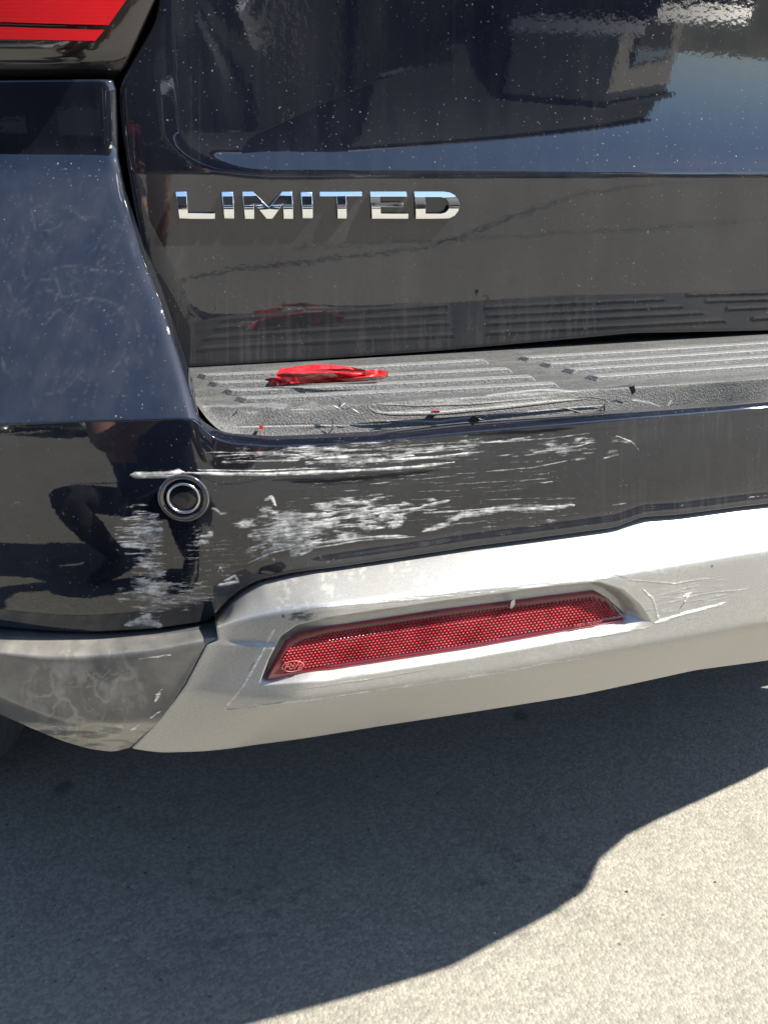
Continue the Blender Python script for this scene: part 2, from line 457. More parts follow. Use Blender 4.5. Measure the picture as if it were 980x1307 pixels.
# --- badge letters
Z1 = lambda pts: [(200 + x / 4.9, 230 + y / 4.9) for x, y in pts]
Z2 = lambda pts: [(200 + x / 2.45, 220 + y / 2.45) for x, y in pts]
LET = [
 [Z1([(118, 70), (188, 70), (196, 205), (365, 207), (365, 243), (142, 243)])],
 [Z1([(406, 70), (480, 70), (486, 243), (421, 243)])],
 [Z1([(536, 70), (604, 70), (700, 168), (786, 70), (848, 70), (853, 243), (791, 243), (787, 150), (722, 243), (686, 243), (608, 150), (610, 243), (549, 243)])],
 [Z2([(451, 60), (487, 60), (488, 145), (454, 145)])],
 [Z2([(510, 60), (642, 60), (642, 75), (592, 75), (593, 145), (564, 145), (562, 75), (510, 75)])],
 [Z2([(668, 60), (782, 60), (782, 76), (698, 76), (698, 94), (768, 94), (768, 108), (698, 108), (699, 129), (785, 129), (785, 145), (671, 145)])],
 [Z2([(806, 60), (898, 60), (918, 63), (932, 72), (941, 86), (944, 102), (940, 120), (929, 135), (914, 143), (896, 145), (808, 145)]),
  Z2([(838, 77), (838, 129), (886, 129), (900, 125), (909, 116), (913, 103), (910, 90), (902, 81), (888, 77)])]]
def letter(loops):
    cu = bpy.data.curves.new('c', 'CURVE'); cu.dimensions = '2D'; cu.fill_mode = 'BOTH'
    for lp in loops:
        sp = cu.splines.new('POLY'); sp.points.add(len(lp) - 1); sp.use_cyclic_u = True
        for k, (x, y) in enumerate(lp):
            X, Y, Z = on_T(x, y, -.0026); sp.points[k].co = (X, Z, 0, 1)
    to = bpy.data.objects.new('t', cu); COL.objects.link(to)
    dg = bpy.context.evaluated_depsgraph_get(); me = bpy.data.meshes.new_from_object(to.evaluated_get(dg))
    bpy.data.objects.remove(to); bpy.data.curves.remove(cu)
    bm = bmesh.new(); bm.from_mesh(me); bmesh.ops.remove_doubles(bm, verts=bm.verts, dist=1e-5)
    zs = [v.co.y for v in bm.verts]; z0, z1 = min(zs), max(zs); zc, hh = (z0 + z1) / 2, (z1 - z0) / 2
    for k in range(1, 14):
        bmesh.ops.bisect_plane(bm, geom=bm.verts[:] + bm.edges[:] + bm.faces[:], plane_co=(0, z0 + (z1 - z0) * k / 14, 0), plane_no=(0, 1, 0))
    bmesh.ops.dissolve_degenerate(bm, edges=bm.edges, dist=1e-6)
    for v in bm.verts:
        X, Z = v.co.x, v.co.y; w = (Z - zc) / hh
        v.co = (X, float(T(X, Z)) - .0048 + .0021 * (w + .35) ** 2, Z)
    be = [e for e in bm.edges if e.is_boundary]
    bmesh.ops.recalc_face_normals(bm, faces=bm.faces)
    if sum(f.normal.y for f in bm.faces) > 0: bmesh.ops.reverse_faces(bm, faces=bm.faces)
    ex = bmesh.ops.extrude_edge_only(bm, edges=be)
    vs = [v for v in ex['geom'] if isinstance(v, bmesh.types.BMVert)]
    for v in vs: v.co.y = float(T(v.co.x, v.co.z)) + .0005
    bmesh.ops.recalc_face_normals(bm, faces=bm.faces)
    bm.to_mesh(me); bm.free(); return me
for lp in LET:
    o = link('badge_letter', letter(lp), M['chrome'], tailgate); auto_smooth(o, 40); bevel(o, .0007, 2, 50)

# --- painted bumper cover: corner upright + face
FACE_C = lambda X: .010 + .021 * (1 - sstep(.0, .10, np.minimum(X, 2 * XC - X)))
off_top = lambda X: FACE_C(X) * .35 ** 2
RA = rail([(-60, 541), (0, 541), (120, 537), (232, 534), (252, 537), (258, 547), (272, 560), (295, 567), (350, 570), (480, 563), (600, 551), (800, 534), (955, 521)], .004, 3)
RC = rail([(-60, 798), (0, 805), (60, 810), (120, 812), (200, 807), (268, 797), (283, 779), (303, 759), (330, 741), (365, 729), (400, 722), (600, 692), (780, 668), (815, 655), (860, 652), (955, 640)], .007, 3)
def face_grid():
    xs = np.unique(np.concatenate([np.linspace(-.58, -.16, 60), np.arange(-.16, .50, .00075), np.linspace(.50, 1.44, 160)]))
    vs = np.linspace(0, 1, 215)
    X, V = np.meshgrid(xs, vs)
    Z = RA(X) + V * (RC(X) - RA(X))
    lip = .0035 * sstep(.84, 1.0, V) * sstep(.02, .06, np.minimum(X, 2 * XC - X))
    return np.stack([X, P(X) + FACE_C(X) * (V - .35) ** 2 - lip, Z], -1)
A = face_grid()[::-1]
px, py = project(A[..., 0], A[..., 1], A[..., 2])
vis = (A[..., 0] < .6)
def stroke(pts, w, s=1., taper=.12, rag=.5, seed=1, fade=0.):
    d, t = pdist(px, py, pts)
    n = fbm(px / 14, py / 2.2, seed, 4); n2 = fbm(px / 40, py / 6, seed + 50, 3)
    ww = 1.0 * w * (1 - rag + 2 * rag * n2) * np.minimum(1, np.minimum(t, 1 - t) / taper + .15)
    st = .55 + .6 * vnoise(px / 26, py / 1.4, seed + 11)
    return s * np.minimum(1.1, st + .3 * (1 - rag)) * (1 - sstep(ww * .2, ww * 1.35, d + (n - .5) * w * rag * 1.6))
def zone(cx, cy, rx, ry, thr, sx, sy, s=1., seed=1, slope=0.):
    yy = py - slope * (px - cx)
    m = np.clip(1 - ((px - cx) / rx) ** 2 - ((yy - cy) / ry) ** 2, 0, 1) ** .5
    n = fbm(px / sx, yy / sy, seed, 4)
    core = sstep(thr - .13, thr + .20, n + .30 * (m - 1)) * (.55 + .5 * vnoise(px / 30, yy / 2.2, seed + 13))
    hairs = .42 * sstep(.72, .9, vnoise(px / 34, yy / 1.2, seed + 15)) * sstep(.25, .7, m * fbm(px / 30, yy / 9, seed + 16))
    return s * np.maximum(core, hairs) * (m > 0)
sc = np.zeros(px.shape)
add = lambda a: np.maximum(sc, a)
sc = add(stroke([(166, 606), (182, 607), (215, 606), (235, 602)], 4.2, 1.2, .1, .25, 3))
sc = add(stroke([(225, 603), (290, 605), (350, 605), (430, 602), (520, 597), (580, 590)], 2.6, .95, .1, .5, 5))
sc = add(stroke([(240, 600), (330, 601), (420, 597)], .9, .8, .2, .4, 6))
for k, (pts, w, s) in enumerate([
    ([(300, 588), (340, 589), (380, 588)], 1.0, .7), ([(355, 580), (420, 583), (500, 580)], 1.6, .6), ([(390, 590), (470, 589), (560, 583), (620, 576)], 2.2, .75),
    ([(255, 577), (320, 578), (400, 574)], 1.0, .5), ([(480, 572), (560, 566), (700, 560), (752, 553)], 1.0, .45), ([(620, 602), (680, 597), (724, 588)], 1.0, .45),
    ([(400, 586), (440, 584), (450, 583)], 1.8, .9), ([(500, 585), (530, 581)], 1.6, .9), ([(680, 578), (735, 570), (750, 566)], 1.6, .65),
    ([(535, 647), (560, 642), (575, 638)], 2.4, 1.), ([(470, 657), (540, 648)], 1.5, .85), ([(535, 681), (570, 668), (590, 658), (640, 650), (700, 648), (732, 645)], 4.2, .85),
    ([(540, 655), (590, 652), (640, 648)], 1.2, .6), ([(345, 706), (400, 694), (470, 686), (520, 684)], 2.0, .95), ([(310, 722), (345, 706)], 1.4, .7),
    ([(400, 700), (460, 690), (530, 685)], 1.0, .8), ([(284, 743), (300, 735), (304, 742), (276, 748)], 2.0, .9),
    ([(337, 640), (346, 634), (352, 646)], 2.6, .7), ([(270, 648), (282, 656), (290, 655)], 2.2, .7), ([(160, 797), (180, 793), (208, 799)], 3.6, 1.1), ([(172, 792), (190, 786), (193, 795)], 3.2, 1.),
    ([(785, 556), (806, 564), (815, 575)], 1.0, .6), ([(770, 585), (790, 580)], 1.6, .5), ([(278, 731), (281, 724), (285, 731)], 1.0, .8),
    ([(690, 617), (705, 615)], 1.0, .6), ([(620, 638), (690, 636)], .9, .5), ([(780, 645), (800, 642)], 1.2, .6)]):
    sc = add(stroke(pts, w, s, .12, .6, 20 + k))
sc = add(zone(420, 664, 125, 30, .41, 26, 5.5, .85, 31, -.05)); sc = add(zone(375, 676, 60, 24, .34, 30, 6, .9, 33, -.1))
sc = add(zone(480, 655, 90, 22, .47, 22, 3, .9, 34, -.1)); sc = add(zone(372, 690, 60, 24, .40, 20, 9, .7, 35, -.3))
sc = add(zone(505, 660, 22, 16, .40, 7, 6, .9, 36))
sc = add(zone(178, 678, 32, 36, .40, 20, 1.5, .8, 41, 0.)); sc = add(zone(190, 748, 24, 62, .43, 18, 1.6, .75, 42)); sc = add(zone(212, 758, 66, 26, .43, 14, 1.8, .6, 43))
sc = add(zone(258, 685, 16, 20, .46, 9, 3, .6, 46)); sc = add(zone(196, 720, 18, 60, .46, 12, 1.4, .8, 47)); sc = add(zone(270, 715, 50, 50, .57, 22, 1.4, .5, 48))
sc = add(zone(500, 576, 240, 20, .49, 30, 2.6, .65, 51, -.06)); sc = add(zone(420, 578, 160, 18, .48, 22, 3, .6, 52, -.04)); sc = add(zone(720, 575, 90, 18, .54, 16, 3, .55, 53, -.1))
sc = add(zone(620, 655, 150, 26, .56, 26, 2.2, .5, 54, -.06)); sc = add(zone(540, 615, 220, 30, .60, 30, 1.6, .45, 55, -.06))
sc *= 1.2 * vis
chip = np.maximum(stroke([(345, 613), (420, 614), (500, 608), (560, 600)], 4.5, .9, .3, .5, 61), stroke([(590, 556), (660, 552), (735, 546)], 3.2, .9, .2, .6, 62))
chip = np.maximum(chip, stroke([(455, 610), (480, 612)], 5, .8, .3, .4, 63)); chip = chip * (sc < .3) * vis
dust = .10 * fbm(px / 20, py / 20, 3) * sstep(250, 330, px) + .10 * sstep(.55, .75, fbm(px / 3, py / 50, 12, 3)) * (px > 760)
dust += .13 * sstep(650, 700, py - (-.15) * (px - 600)) * (px > 320) + .12 * np.clip(1 - px / 130, 0, 1) * fbm(px / 12, py / 12, 4)
for cx, cy, rr in ((60, 640, 90), (230, 700, 60), (90, 770, 50)):                      # hair-line swirls
    for k in range(7):
        dd = np.abs(np.hypot(px - cx - 25 * math.sin(k * 2.1), py - cy - 20 * math.cos(k * 1.7)) - rr * (.3 + .14 * k))
        dust += .10 * np.exp(-(dd / .8) ** 2) * (fbm(px / 9, py / 9, 90 + k, 2) > .55)
face_me = grid_mesh(A, .02, .0012, dict(scuff=sc, chip=chip, dust=dust))
bumper = link('bumper_cover', face_me, M['paint'], suv)

UP_R = [(142, 104), (145, 112), (148, 200), (156, 245), (180, 325), (205, 389), (252, 533)]
U0, U1 = rail([(-60, 106), (0, 105), (142, 104)], .153), rail([(-60, 205), (0, 205), (150, 205)], .150)
_u = [on_plan(x, y, .150 if y < 210 else .150 - .146 * (y - 205) / 330) for x, y in UP_R]
_uz = np.array([p[2] for p in _u])[::-1]; _ux = np.array([p[0] for p in _u])[::-1]
def upright_grid():
    vs = np.linspace(0, 1, 160); us = np.concatenate([np.linspace(0, .55, 30)[:-1], np.linspace(.55, 1, 150)])
    U, V = np.meshgrid(us, vs)
    X = -.58 + U * (np.interp(.74 + V * .19, _uz, _ux) + .58)
    for _ in range(3):
        zb, zt = RA(np.minimum(X, on_plan(250, 536, .004)[0])), U0(X)
        Z = zb + V * (zt - zb); X = -.58 + U * (np.interp(Z, _uz, _ux) + .58)
    zk = U1(X)
    h = (zk - zb); s = (Z - zb)
    slope = (.150 - off_top(X)) / h
    y = off_top(X) + slope * (s - softp(s - h, .004)) + .03 * softp(s - h, .004) - .0 * s
    bulge = -.004 * np.sin(np.clip(s / h, 0, 1) * math.pi)
    e = np.interp(Z, _uz, _ux) - X
    roll = 50 * np.maximum(0, .008 - e) ** 2
    return np.stack([X, P(X) + y + bulge + roll, Z], -1)
A = upright_grid(); px, py = project(A[..., 0], A[..., 1], A[..., 2])
du = .10 * fbm(px / 25, py / 25, 5) * sstep(200, 240, py) + .04 * sstep(.50, .7, fbm((px + .55 * py) / 45, (py - .5 * px) / 200, 15)) * sstep(205, 260, py)
for k in range(16):                                                                 # wiping marks
    x0 = -20 + 14 * k; d, t = pdist(px, py, [(x0 + 40, 235 + 6 * (k % 5)), (x0 + 10, 380), (x0 - 30, 520)])
    du += .05 * np.exp(-(d / .9) ** 2) * fbm(px / 10, py / 30, 30 + k)
for k in range(26):                                                                 # fine swirls
    cx, cy, rr = 20 + 37 * math.sin(k * 4.1) + 70, 360 + 120 * math.cos(k * 2.7), 25 + 9 * (k % 8)
    dd = np.abs(np.hypot(px - cx, (py - cy) * .8) - rr); du += .16 * np.exp(-(dd / .7) ** 2) * sstep(.5, .7, fbm(px / 16, py / 16, 130 + k, 2)) * (py > 225)
d, t = pdist(px, py, UP_R[1:]); scu = .75 * sstep(.5, .75, fbm(px / 5, py / 9, 71)) * (1 - sstep(.5, 4.5, d + 3 * (fbm(px / 3, py / 7, 73) - .5))) * sstep(330, 360, py) * (py < 440)
scu = np.maximum(scu, .9 * (np.hypot(px - 141, py - 188) < 2.5))
up = link('bumper_corner', grid_mesh(A, .09, .0016, dict(dust=du, scuff=scu, chip=du * 0)), M['paint'], bumper)
def mirrored(o, parent):
    me = o.data.copy()
    co = np.zeros(len(me.vertices) * 3); me.vertices.foreach_get('co', co); co = co.reshape(-1, 3); co[:, 0] = 2 * XC - co[:, 0]
    me.vertices.foreach_set('co', co.reshape(-1)); me.flip_normals(); me.update()
    c = bpy.data.objects.new(o.name.split('.')[0], me); COL.objects.link(c); c.parent = parent; return c
mirrored(up, bumper)

# parking sensor
def sensor(px_, py_):
    X, Y, Z = on_plan(px_, py_, .001)
    ring = link('sensor_ring', lathe([(.0168, .004), (.0172, -.0012), (.0160, -.0026), (.0142, -.0022), (.0118, .0012), (.0112, -.0012), (.0100, -.0022), (.0092, -.0012), (.0090, .003)], 'Y', 56), M['sensor_gloss'], bumper)
    inner = link('sensor_bezel', lathe([(.0113, .002), (.0113, -.0016), (.0105, -.0027), (.0096, -.0022), (.0092, .001)], 'Y', 48), M['chrome_dull'], bumper)
    disc = link('sensor_face', lathe([(.0093, .002), (.0092, -.0004), (.0085, -.0009), (.004, -.0011), (.00001, -.0012)], 'Y', 40), M['sensor'], bumper)
    for o in (ring, inner, disc): o.location = (X, Y, Z); o.rotation_euler = (R(-2), 0, R(-9))
    return X, Z
sx, sz = sensor(235, 635)

# --- step pad with ribs
ZP = .725
kq = [on_z(x, y, ZP) for x, y in ((248, 506), (256, 514), (280, 521), (350, 523), (480, 517), (600, 509), (760, 499), (955, 488))]
YK = curve_fn([p[0] for p in kq], [p[1] for p in kq], 4)
RL = rail([(249, 509), (253, 519), (262, 533), (280, 549), (306, 558), (360, 562), (480, 556), (600, 544), (800, 527), (955, 514)], .031, 3)
x_pad = kq[0][0]
def pad_grid():
    xs = np.unique(np.concatenate([np.linspace(x_pad, x_pad + .06, 80), np.arange(x_pad + .06, .52, .001), np.linspace(.52, 2 * XC - x_pad, 160)]))
    rows = []
    yk, zl = YK(xs), RL(xs); yl = P(xs) + .031
    for t in np.linspace(0, 1, 60): rows.append(np.stack([xs, .70 + t * (yk + .006 - .70), np.full(xs.shape, ZP)], -1))
    for t in np.linspace(0, 1, 70)[1:]:
        # rounded nose from the flat top down to the lower edge
        a = np.minimum(1, t / .22)
        y = (yk + .006) + (yl - yk - .006) * t; drop = np.where(t < .22, .5 * t * t / .22, t - .11) / .89
        z = ZP + (zl - ZP) * drop
        rows.append(np.stack([xs, y, z], -1))
    return np.array(rows)
A = pad_grid()[::-1]; px, py = project(A[..., 0], A[..., 1], A[..., 2]); vis = A[..., 0] < .6
sc = np.zeros(px.shape)
for k, (pts, w, s) in enumerate([([(470, 520), (490, 527), (560, 526), (640, 519), (735, 509)], 1.5, .7), ([(478, 516), (530, 517), (600, 515), (700, 507)], 1.2, .5), ([(300, 545), (400, 543), (470, 543)], .8, .5),
    ([(470, 536), (560, 538), (620, 530), (770, 517)], 1.0, .6), ([(720, 537), (800, 527), (955, 512)], 1.0, .75), ([(455, 553), (600, 541), (720, 531)], 1.4, .7), ([(805, 510), (830, 514), (845, 520)], 1.2, .5), ([(850, 521), (857, 510)], 1.0, .7),
    ([(620, 505), (690, 497), (740, 500)], 1.5, .5), ([(560, 500), (630, 497)], 2.0, .4), ([(330, 508), (420, 505)], 1.2, .4)]):
    sc = np.maximum(sc, stroke(pts, w, s, .1, .5, 200 + k))
sc = np.maximum(sc, zone(600, 517, 130, 12, .56, 22, 1.8, .4, 240, -.09)); sc = np.maximum(sc, zone(340, 520, 120, 10, .52, 20, 2.2, .35, 241, -.02))
sc = np.maximum(sc, zone(560, 548, 160, 7, .50, 16, 2, .6, 242, -.1))
chip = np.maximum(stroke([(340, 542), (385, 541), (415, 541)], .9, .9, .1, .3, 250), stroke([(474, 521), (495, 530), (580, 529), (700, 515)], .9, .8, .1, .4, 251))
chip = np.maximum(chip, np.maximum(stroke([(385, 547), (410, 546)], 1.2, .9, .2, .3, 252), stroke([(760, 498), (805, 492), (808, 500)], 1.3, 1, .1, .3, 253)))
chip = np.maximum(chip, stroke([(735, 508), (765, 508), (774, 513)], 1.3, 1., .1, .3, 254))
sc *= .75 * vis; chip *= vis
step_pad = link('step_pad', grid_mesh(A, .02, .0015, dict(scuff=sc, chip=chip, dust=sc * 0)), M['pad'], suv)
def rib(pl, pr, w=.0105, h=.0034, mirror=False):
    a = on_z(*pl, ZP); b = on_z(*pr, ZP)
    return rib3(a[0], a[1], b[0], b[1], w, h)
def rib3(x0, y0, x1, y1, w, h):
    n = 24; V = []; F = []; prof = [(-.5, -.0005), (-.40, h), (.34, h), (.5, -.0005)]
    for k in range(n + 1):
        t = k / n; x = x0 + (x1 - x0) * t
        bow = float(P(x) - P(x0) - (P(x1) - P(x0)) * t)
        y = y0 + (y1 - y0) * t + bow
        for q, (dy, dz) in enumerate(prof):
            inn = .0038 * (1 if dz > 0 else 0) * (1 if k == 0 else -1 if k == n else 0)
            sk = .6 * dy * w * (1 if k == 0 else 0) * -1
            V.append((x + inn + sk, y + dy * w, ZP + dz))
        if k: F += [(4 * k - 4 + q, 4 * k - 3 + q, 4 * k + 1 + q, 4 * k + q) for q in range(3)]
    F += [(3, 2, 1, 0), (4 * n, 4 * n + 1, 4 * n + 2, 4 * n + 3)]
    me = mesh_from(V, F, False); bm = bmesh.new(); bm.from_mesh(me); bmesh.ops.recalc_face_normals(bm, faces=bm.faces); bm.to_mesh(me); bm.free()
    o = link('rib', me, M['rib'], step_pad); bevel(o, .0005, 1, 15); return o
LR = [((254, 483), (622, 463)), ((268, 493), (652, 474)), ((287, 503), (681, 484)), ((303, 513), (711, 493))]
RR = [(664, 460.5), (692, 468.5), (721, 476), (751, 485)]
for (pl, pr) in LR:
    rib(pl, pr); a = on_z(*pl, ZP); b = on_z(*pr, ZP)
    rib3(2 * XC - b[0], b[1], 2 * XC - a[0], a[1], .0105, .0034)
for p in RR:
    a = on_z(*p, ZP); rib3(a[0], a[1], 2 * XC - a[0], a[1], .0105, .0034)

# shavings of torn plastic standing on the pad's nose
def pad_pt(x, y, up=0.):
    X, Y, Z = on_plan(x, y, .032)
    return (X, Y - .0008, Z + up)
SHV = [[(600, 541), (606, 533), (615, 536), (624, 529), (612, 530)], [(640, 541), (655, 537), (668, 540), (680, 535)], [(708, 520), (722, 521), (742, 527), (762, 524), (770, 518)], [(762, 527), (770, 523), (771, 516), (766, 520)],
       [(413, 560), (424, 547), (425, 532)], [(295, 532), (301, 527), (304, 520)], [(480, 540), (490, 537), (500, 539)], [(740, 511), (752, 506), (770, 509), (773, 514)], [(798, 494), (806, 492), (809, 500), (805, 504)],
       [(425, 517), (432, 521), (440, 514)], [(428, 512), (434, 519), (444, 523)], [(430, 523), (434, 517), (432, 508)], [(449, 521), (458, 527)], [(655, 779), (650, 770), (656, 765)]]
for sv, r_ in (([(468, 519), (478, 526), (500, 529), (560, 528), (640, 521), (700, 514), (745, 509), (771, 511)], .0012), ([(480, 516), (530, 518), (600, 516), (690, 508)], .0009), ([(600, 541), (660, 534), (720, 528), (765, 522)], .0008)):
    link('peeled_strip', tube_mesh([pad_pt(x, y, 0) for x, y in sv], r_, 6), M['pad'], step_pad)
for k, sv in enumerate(SHV[:-1]):
    pts = [];
    for q in range(len(sv) - 1):
        for t in (0, .33, .66): pts.append((sv[q][0] + (sv[q + 1][0] - sv[q][0]) * t, sv[q][1] + (sv[q + 1][1] - sv[q][1]) * t))
    pts.append(sv[-1])
    o = link('plastic_shaving', tube_mesh([pad_pt(x, y, 0) for x, y in pts], .00042 + .0003 * (k < 4), 5), M['blackpl'] if k not in (9, 12) else simple('pale_shaving', (.5, .5, .48), .6), step_pad)
def flap(pts, off0, mat, parent, th=.0006):
    V = []; n = len(pts)
    for (x, y, o) in pts: V.append(on_plan(x, y, off0 + o))
    for (x, y, o) in pts: q = on_plan(x, y, off0 + o + th); V.append(q)
    F = [tuple(range(n)), tuple(range(2 * n - 1, n - 1, -1))] + [(k, n + k, n + (k + 1) % n, (k + 1) % n) for k in range(n)]
    return link('torn_flap', mesh_from(V, F, False), mat, parent)
flap([(598, 545, 0), (596, 538, -.002), (603, 530, -.006), (611, 534, -.004), (606, 541, 0)], .029, M['blackpl'], step_pad)
flap([(802, 494, .02), (809, 492, .018), (811, 500, .017), (806, 504, .018)], .0, M['blackpl'], step_pad)
flap([(668, 541, 0), (676, 537, -.003), (688, 534, -.002), (680, 541, 0)], .029, M['blackpl'], step_pad)

# --- dark grey corner trim
SEAM = [(274, 799), (262, 822), (236, 872), (205, 914), (166, 956)]
C0 = rail([(-60, 804), (0, 811), (60, 815), (120, 817), (200, 812), (272, 801)], .009, 4)
C1 = rail([(-60, 826), (0, 832), (60, 838), (120, 836), (200, 828), (266, 815)], -.010, 4)
C2 = rail([(-60, 860), (0, 890), (60, 914), (120, 924), (200, 918)], -.004, 6)
C3 = rail([(-60, 890), (0, 914), (40, 932), (80, 948), (115, 958), (145, 962), (166, 956)], .02, 4)
_s = [on_plan(x, y, o) for (x, y), o in zip(SEAM, (.009, -.009, -.006, .0, .02))]
_sz = np.array([p[2] for p in _s])[::-1]; _sx = np.array([p[0] for p in _s])[::-1]
def interp_rows(v, knots, vals):
    """smooth profile through rails: linear between knots with rounded corners"""
    n = 61; tt = np.linspace(0, 1, 401)
    out = 0
    M_ = np.array([np.interp(tt, knots, np.eye(len(knots))[k]) for k in range(len(knots))])
    M_ = np.array([gsmooth(r, 9) for r in M_]); M_[:, 0] = np.eye(len(knots))[0]; M_[:, -1] = np.eye(len(knots))[-1]
    w = np.array([np.interp(v, tt, r) for r in M_])
    for k in range(len(knots)): out = out + w[k] * vals[k]
    return out
def corner_grid():
    vs = np.linspace(0, 1, 200); us = np.concatenate([np.linspace(0, .6, 40)[:-1], np.linspace(.6, 1, 260)])
    U, V = np.meshgrid(us, vs)
    kn = [0, .17, .72, 1]; X = -.58 + U * .6
    for _ in range(4):
        Z = interp_rows(V, kn, [C0(X), C1(X), C2(X), C3(X)]); X = -.58 + U * (np.interp(Z, _sz, _sx) + .58)
    O = interp_rows(V, kn, [.009, -.010, -.004, .022])
    return np.stack([X, P(X) + O, Z], -1)
A = corner_grid()[::-1]; px, py = project(A[..., 0], A[..., 1], A[..., 2])
vein = np.abs(fbm(px / 30 + .8 * fbm(px / 22, py / 22, 5), py / 46, 81, 3) - .5)
vein2 = np.abs(fbm(px / 15 + 1.2 * fbm(px / 30, py / 30, 6), py / 30, 91, 4) - .5)
stain = np.maximum(.75 * (1 - sstep(.0, .06, vein)), .5 * (1 - sstep(.0, .035, vein2))) * np.clip(1 - ((px - 110) / 85) ** 2 - ((py - 885) / 62) ** 2, 0, 1) ** .5
stain = np.maximum(stain, .8 * sstep(.48, .7, fbm(px / 26, py / 34, 83)) * np.clip(1 - ((px - 95) / 70) ** 2 - ((py - 880) / 55) ** 2, 0, 1))
sc = .55 * stain * fbm(px / 6, py / 6, 84)
d, t = pdist(px, py, [(60, 918), (100, 930), (150, 925), (190, 922)]); low = sstep(0, 8, py - 915 - 6 * fbm(px / 20, py / 20, 8)) * (px > 25) * (px < 205)
dust = .55 * low * sstep(.35, .6, fbm(px / 24, py / 5, 85)) + .2 * fbm(px / 14, py / 14, 86)
sc = np.maximum(sc, .8 * low * (np.abs(fbm(px / 22, py / 8, 87, 4) - .5) < .03) * fbm(px / 5, py / 3, 88))
for k, (pts, w) in enumerate([([(178, 841), (195, 839), (220, 836)], 2.6), ([(198, 896), (203, 884), (207, 880)], 3.), ([(190, 918), (205, 908)], 3.), ([(180, 924), (165, 934)], 2.)]): sc = np.maximum(sc, stroke(pts, w, .8, .4, .9, 300 + k))
dust = np.minimum(1, dust + .75 * stain * (.4 + .8 * fbm(px / 7, py / 9, 84)))
sc = sc * (stain < .02) + (sc > .75) * sc * (stain >= .02)
ctrim = link('corner_trim', grid_mesh(A, .02, .0012, dict(scuff=sc, chip=sc * 0, dust=dust)), M['greytrim'], suv)
mirrored(ctrim, suv)

# --- silver lower trim with the reflector pocket
S0 = rail([(200, 806), (272, 803), (280, 797), (288, 787), (296, 776), (312, 762), (336, 746), (368, 735), (402, 726), (600, 696), (780, 672), (818, 659), (862, 656), (955, 643)], .008, 2)
S1 = rail([(200, 850), (262, 824), (300, 812), (345, 795), (400, 776), (600, 752), (790, 734), (955, 706)], -.032, 5)
S2 = rail([(160, 935), (205, 915), (285, 906), (400, 893), (600, 866), (790, 831), (955, 801)], -.033, 5)
S3 = rail([(160, 957), (175, 961), (205, 964), (260, 960), (330, 950), (490, 926), (740, 887), (955, 840)], .014, 5)
PIN = [(341, 867), (352, 840), (366, 818), (384, 808), (420, 799), (560, 778), (700, 760), (757, 753), (778, 760), (796, 776), (803, 790), (796, 796), (600, 831), (430, 857)]
POUT = [(330, 875), (342, 842), (358, 812), (378, 797), (415, 788), (560, 767), (700, 748), (765, 742), (795, 752), (818, 772), (834, 796), (800, 805), (600, 841), (420, 869)]
def silver_grid():
    vs = np.linspace(0, 1, 260)
    us = np.unique(np.concatenate([np.linspace(0, .50, 640), np.linspace(.5, 1, 160)]))
    U, V = np.meshgrid(us, vs); kn = [0, .36, .78, 1]
    X = np.full(U.shape, .0)
    for _ in range(5):
        Z = interp_rows(V, kn, [S0(X), S1(X), S2(X), S3(X)])
        xl = np.interp(Z, _sz, _sx) + .0022; X = xl + U * (2 * (XC - xl))
    Xm = np.minimum(X, 2 * XC - X); b = sstep(.0, .085, Xm - xl)
    o1 = -.012 + (-.032 + .012) * b; o2 = -.008 + (-.033 + .008) * b; o3 = .018 + (.014 - .018) * b
    O = interp_rows(V, kn, [.007, o1, o2, o3])
    return X, P(X) + O, Z
X, Y, Z = silver_grid()
Xm = np.minimum(X, 2 * XC - X)
px, py = project(Xm, Y, Z)
di = sdist(px, py, PIN); do = sdist(px, py, POUT)
dep = np.where(di > 0, 1., np.clip(do, 0, None) / (np.clip(do, 0, None) + np.clip(-di, 0, None) + 1e-6))
dep = sstep(0, 1, dep)
A = np.stack([X, Y + .012 * dep, Z], -1)[::-1]
px, py = project(A[..., 0], A[..., 1], A[..., 2]); dep = dep[::-1]; vis = A[..., 0] < .6
sc = np.zeros(px.shape)
for k, (pts, w, s) in enumerate([([(286, 905), (310, 878), (330, 842), (352, 800)], 1.6, .7), ([(290, 905), (400, 893), (490, 880), (640, 858), (700, 846), (760, 838)], 1.8, .6), ([(380, 880), (450, 870), (560, 852)], 1.0, .4),
    ([(400, 776), (560, 762), (690, 748), (790, 736)], 1.6, .5), ([(835, 795), (880, 781), (925, 769)], 2.2, .9), ([(800, 740), (860, 745), (905, 738)], 1.0, .5), ([(820, 752), (833, 765), (840, 790)], 1.6, .6), ([(872, 770), (880, 756), (870, 762)], 1.4, .6),
    ([(860, 764), (905, 757), (955, 752)], .9, .5), ([(700, 820), (780, 810), (828, 800)], 1.6, .6), ([(415, 790), (560, 770), (650, 760)], 1.2, .45)]):
    sc = np.maximum(sc, stroke(pts, w, s, .08, .7, 400 + k))
sc = np.maximum(sc, zone(600, 758, 230, 9, .50, 40, 1.8, .4, 431, -.135)); sc = np.maximum(sc, zone(880, 765, 70, 30, .56, 18, 2, .5, 432, -.2)); sc *= vis
chip = np.maximum(zone(384, 787, 17, 8, .40, 7, 2.5, 1., 441, -.1), stroke([(360, 787), (363, 786)], 2.4, .9, .2, .2, 442))
chip = np.maximum(chip, stroke([(735, 737), (780, 733), (800, 738)], 1.0, .8, .1, .3, 443)); chip = np.maximum(chip, .8 * stroke([(287, 906), (345, 899), (362, 896)], .9, .8, .1, .7, 444))
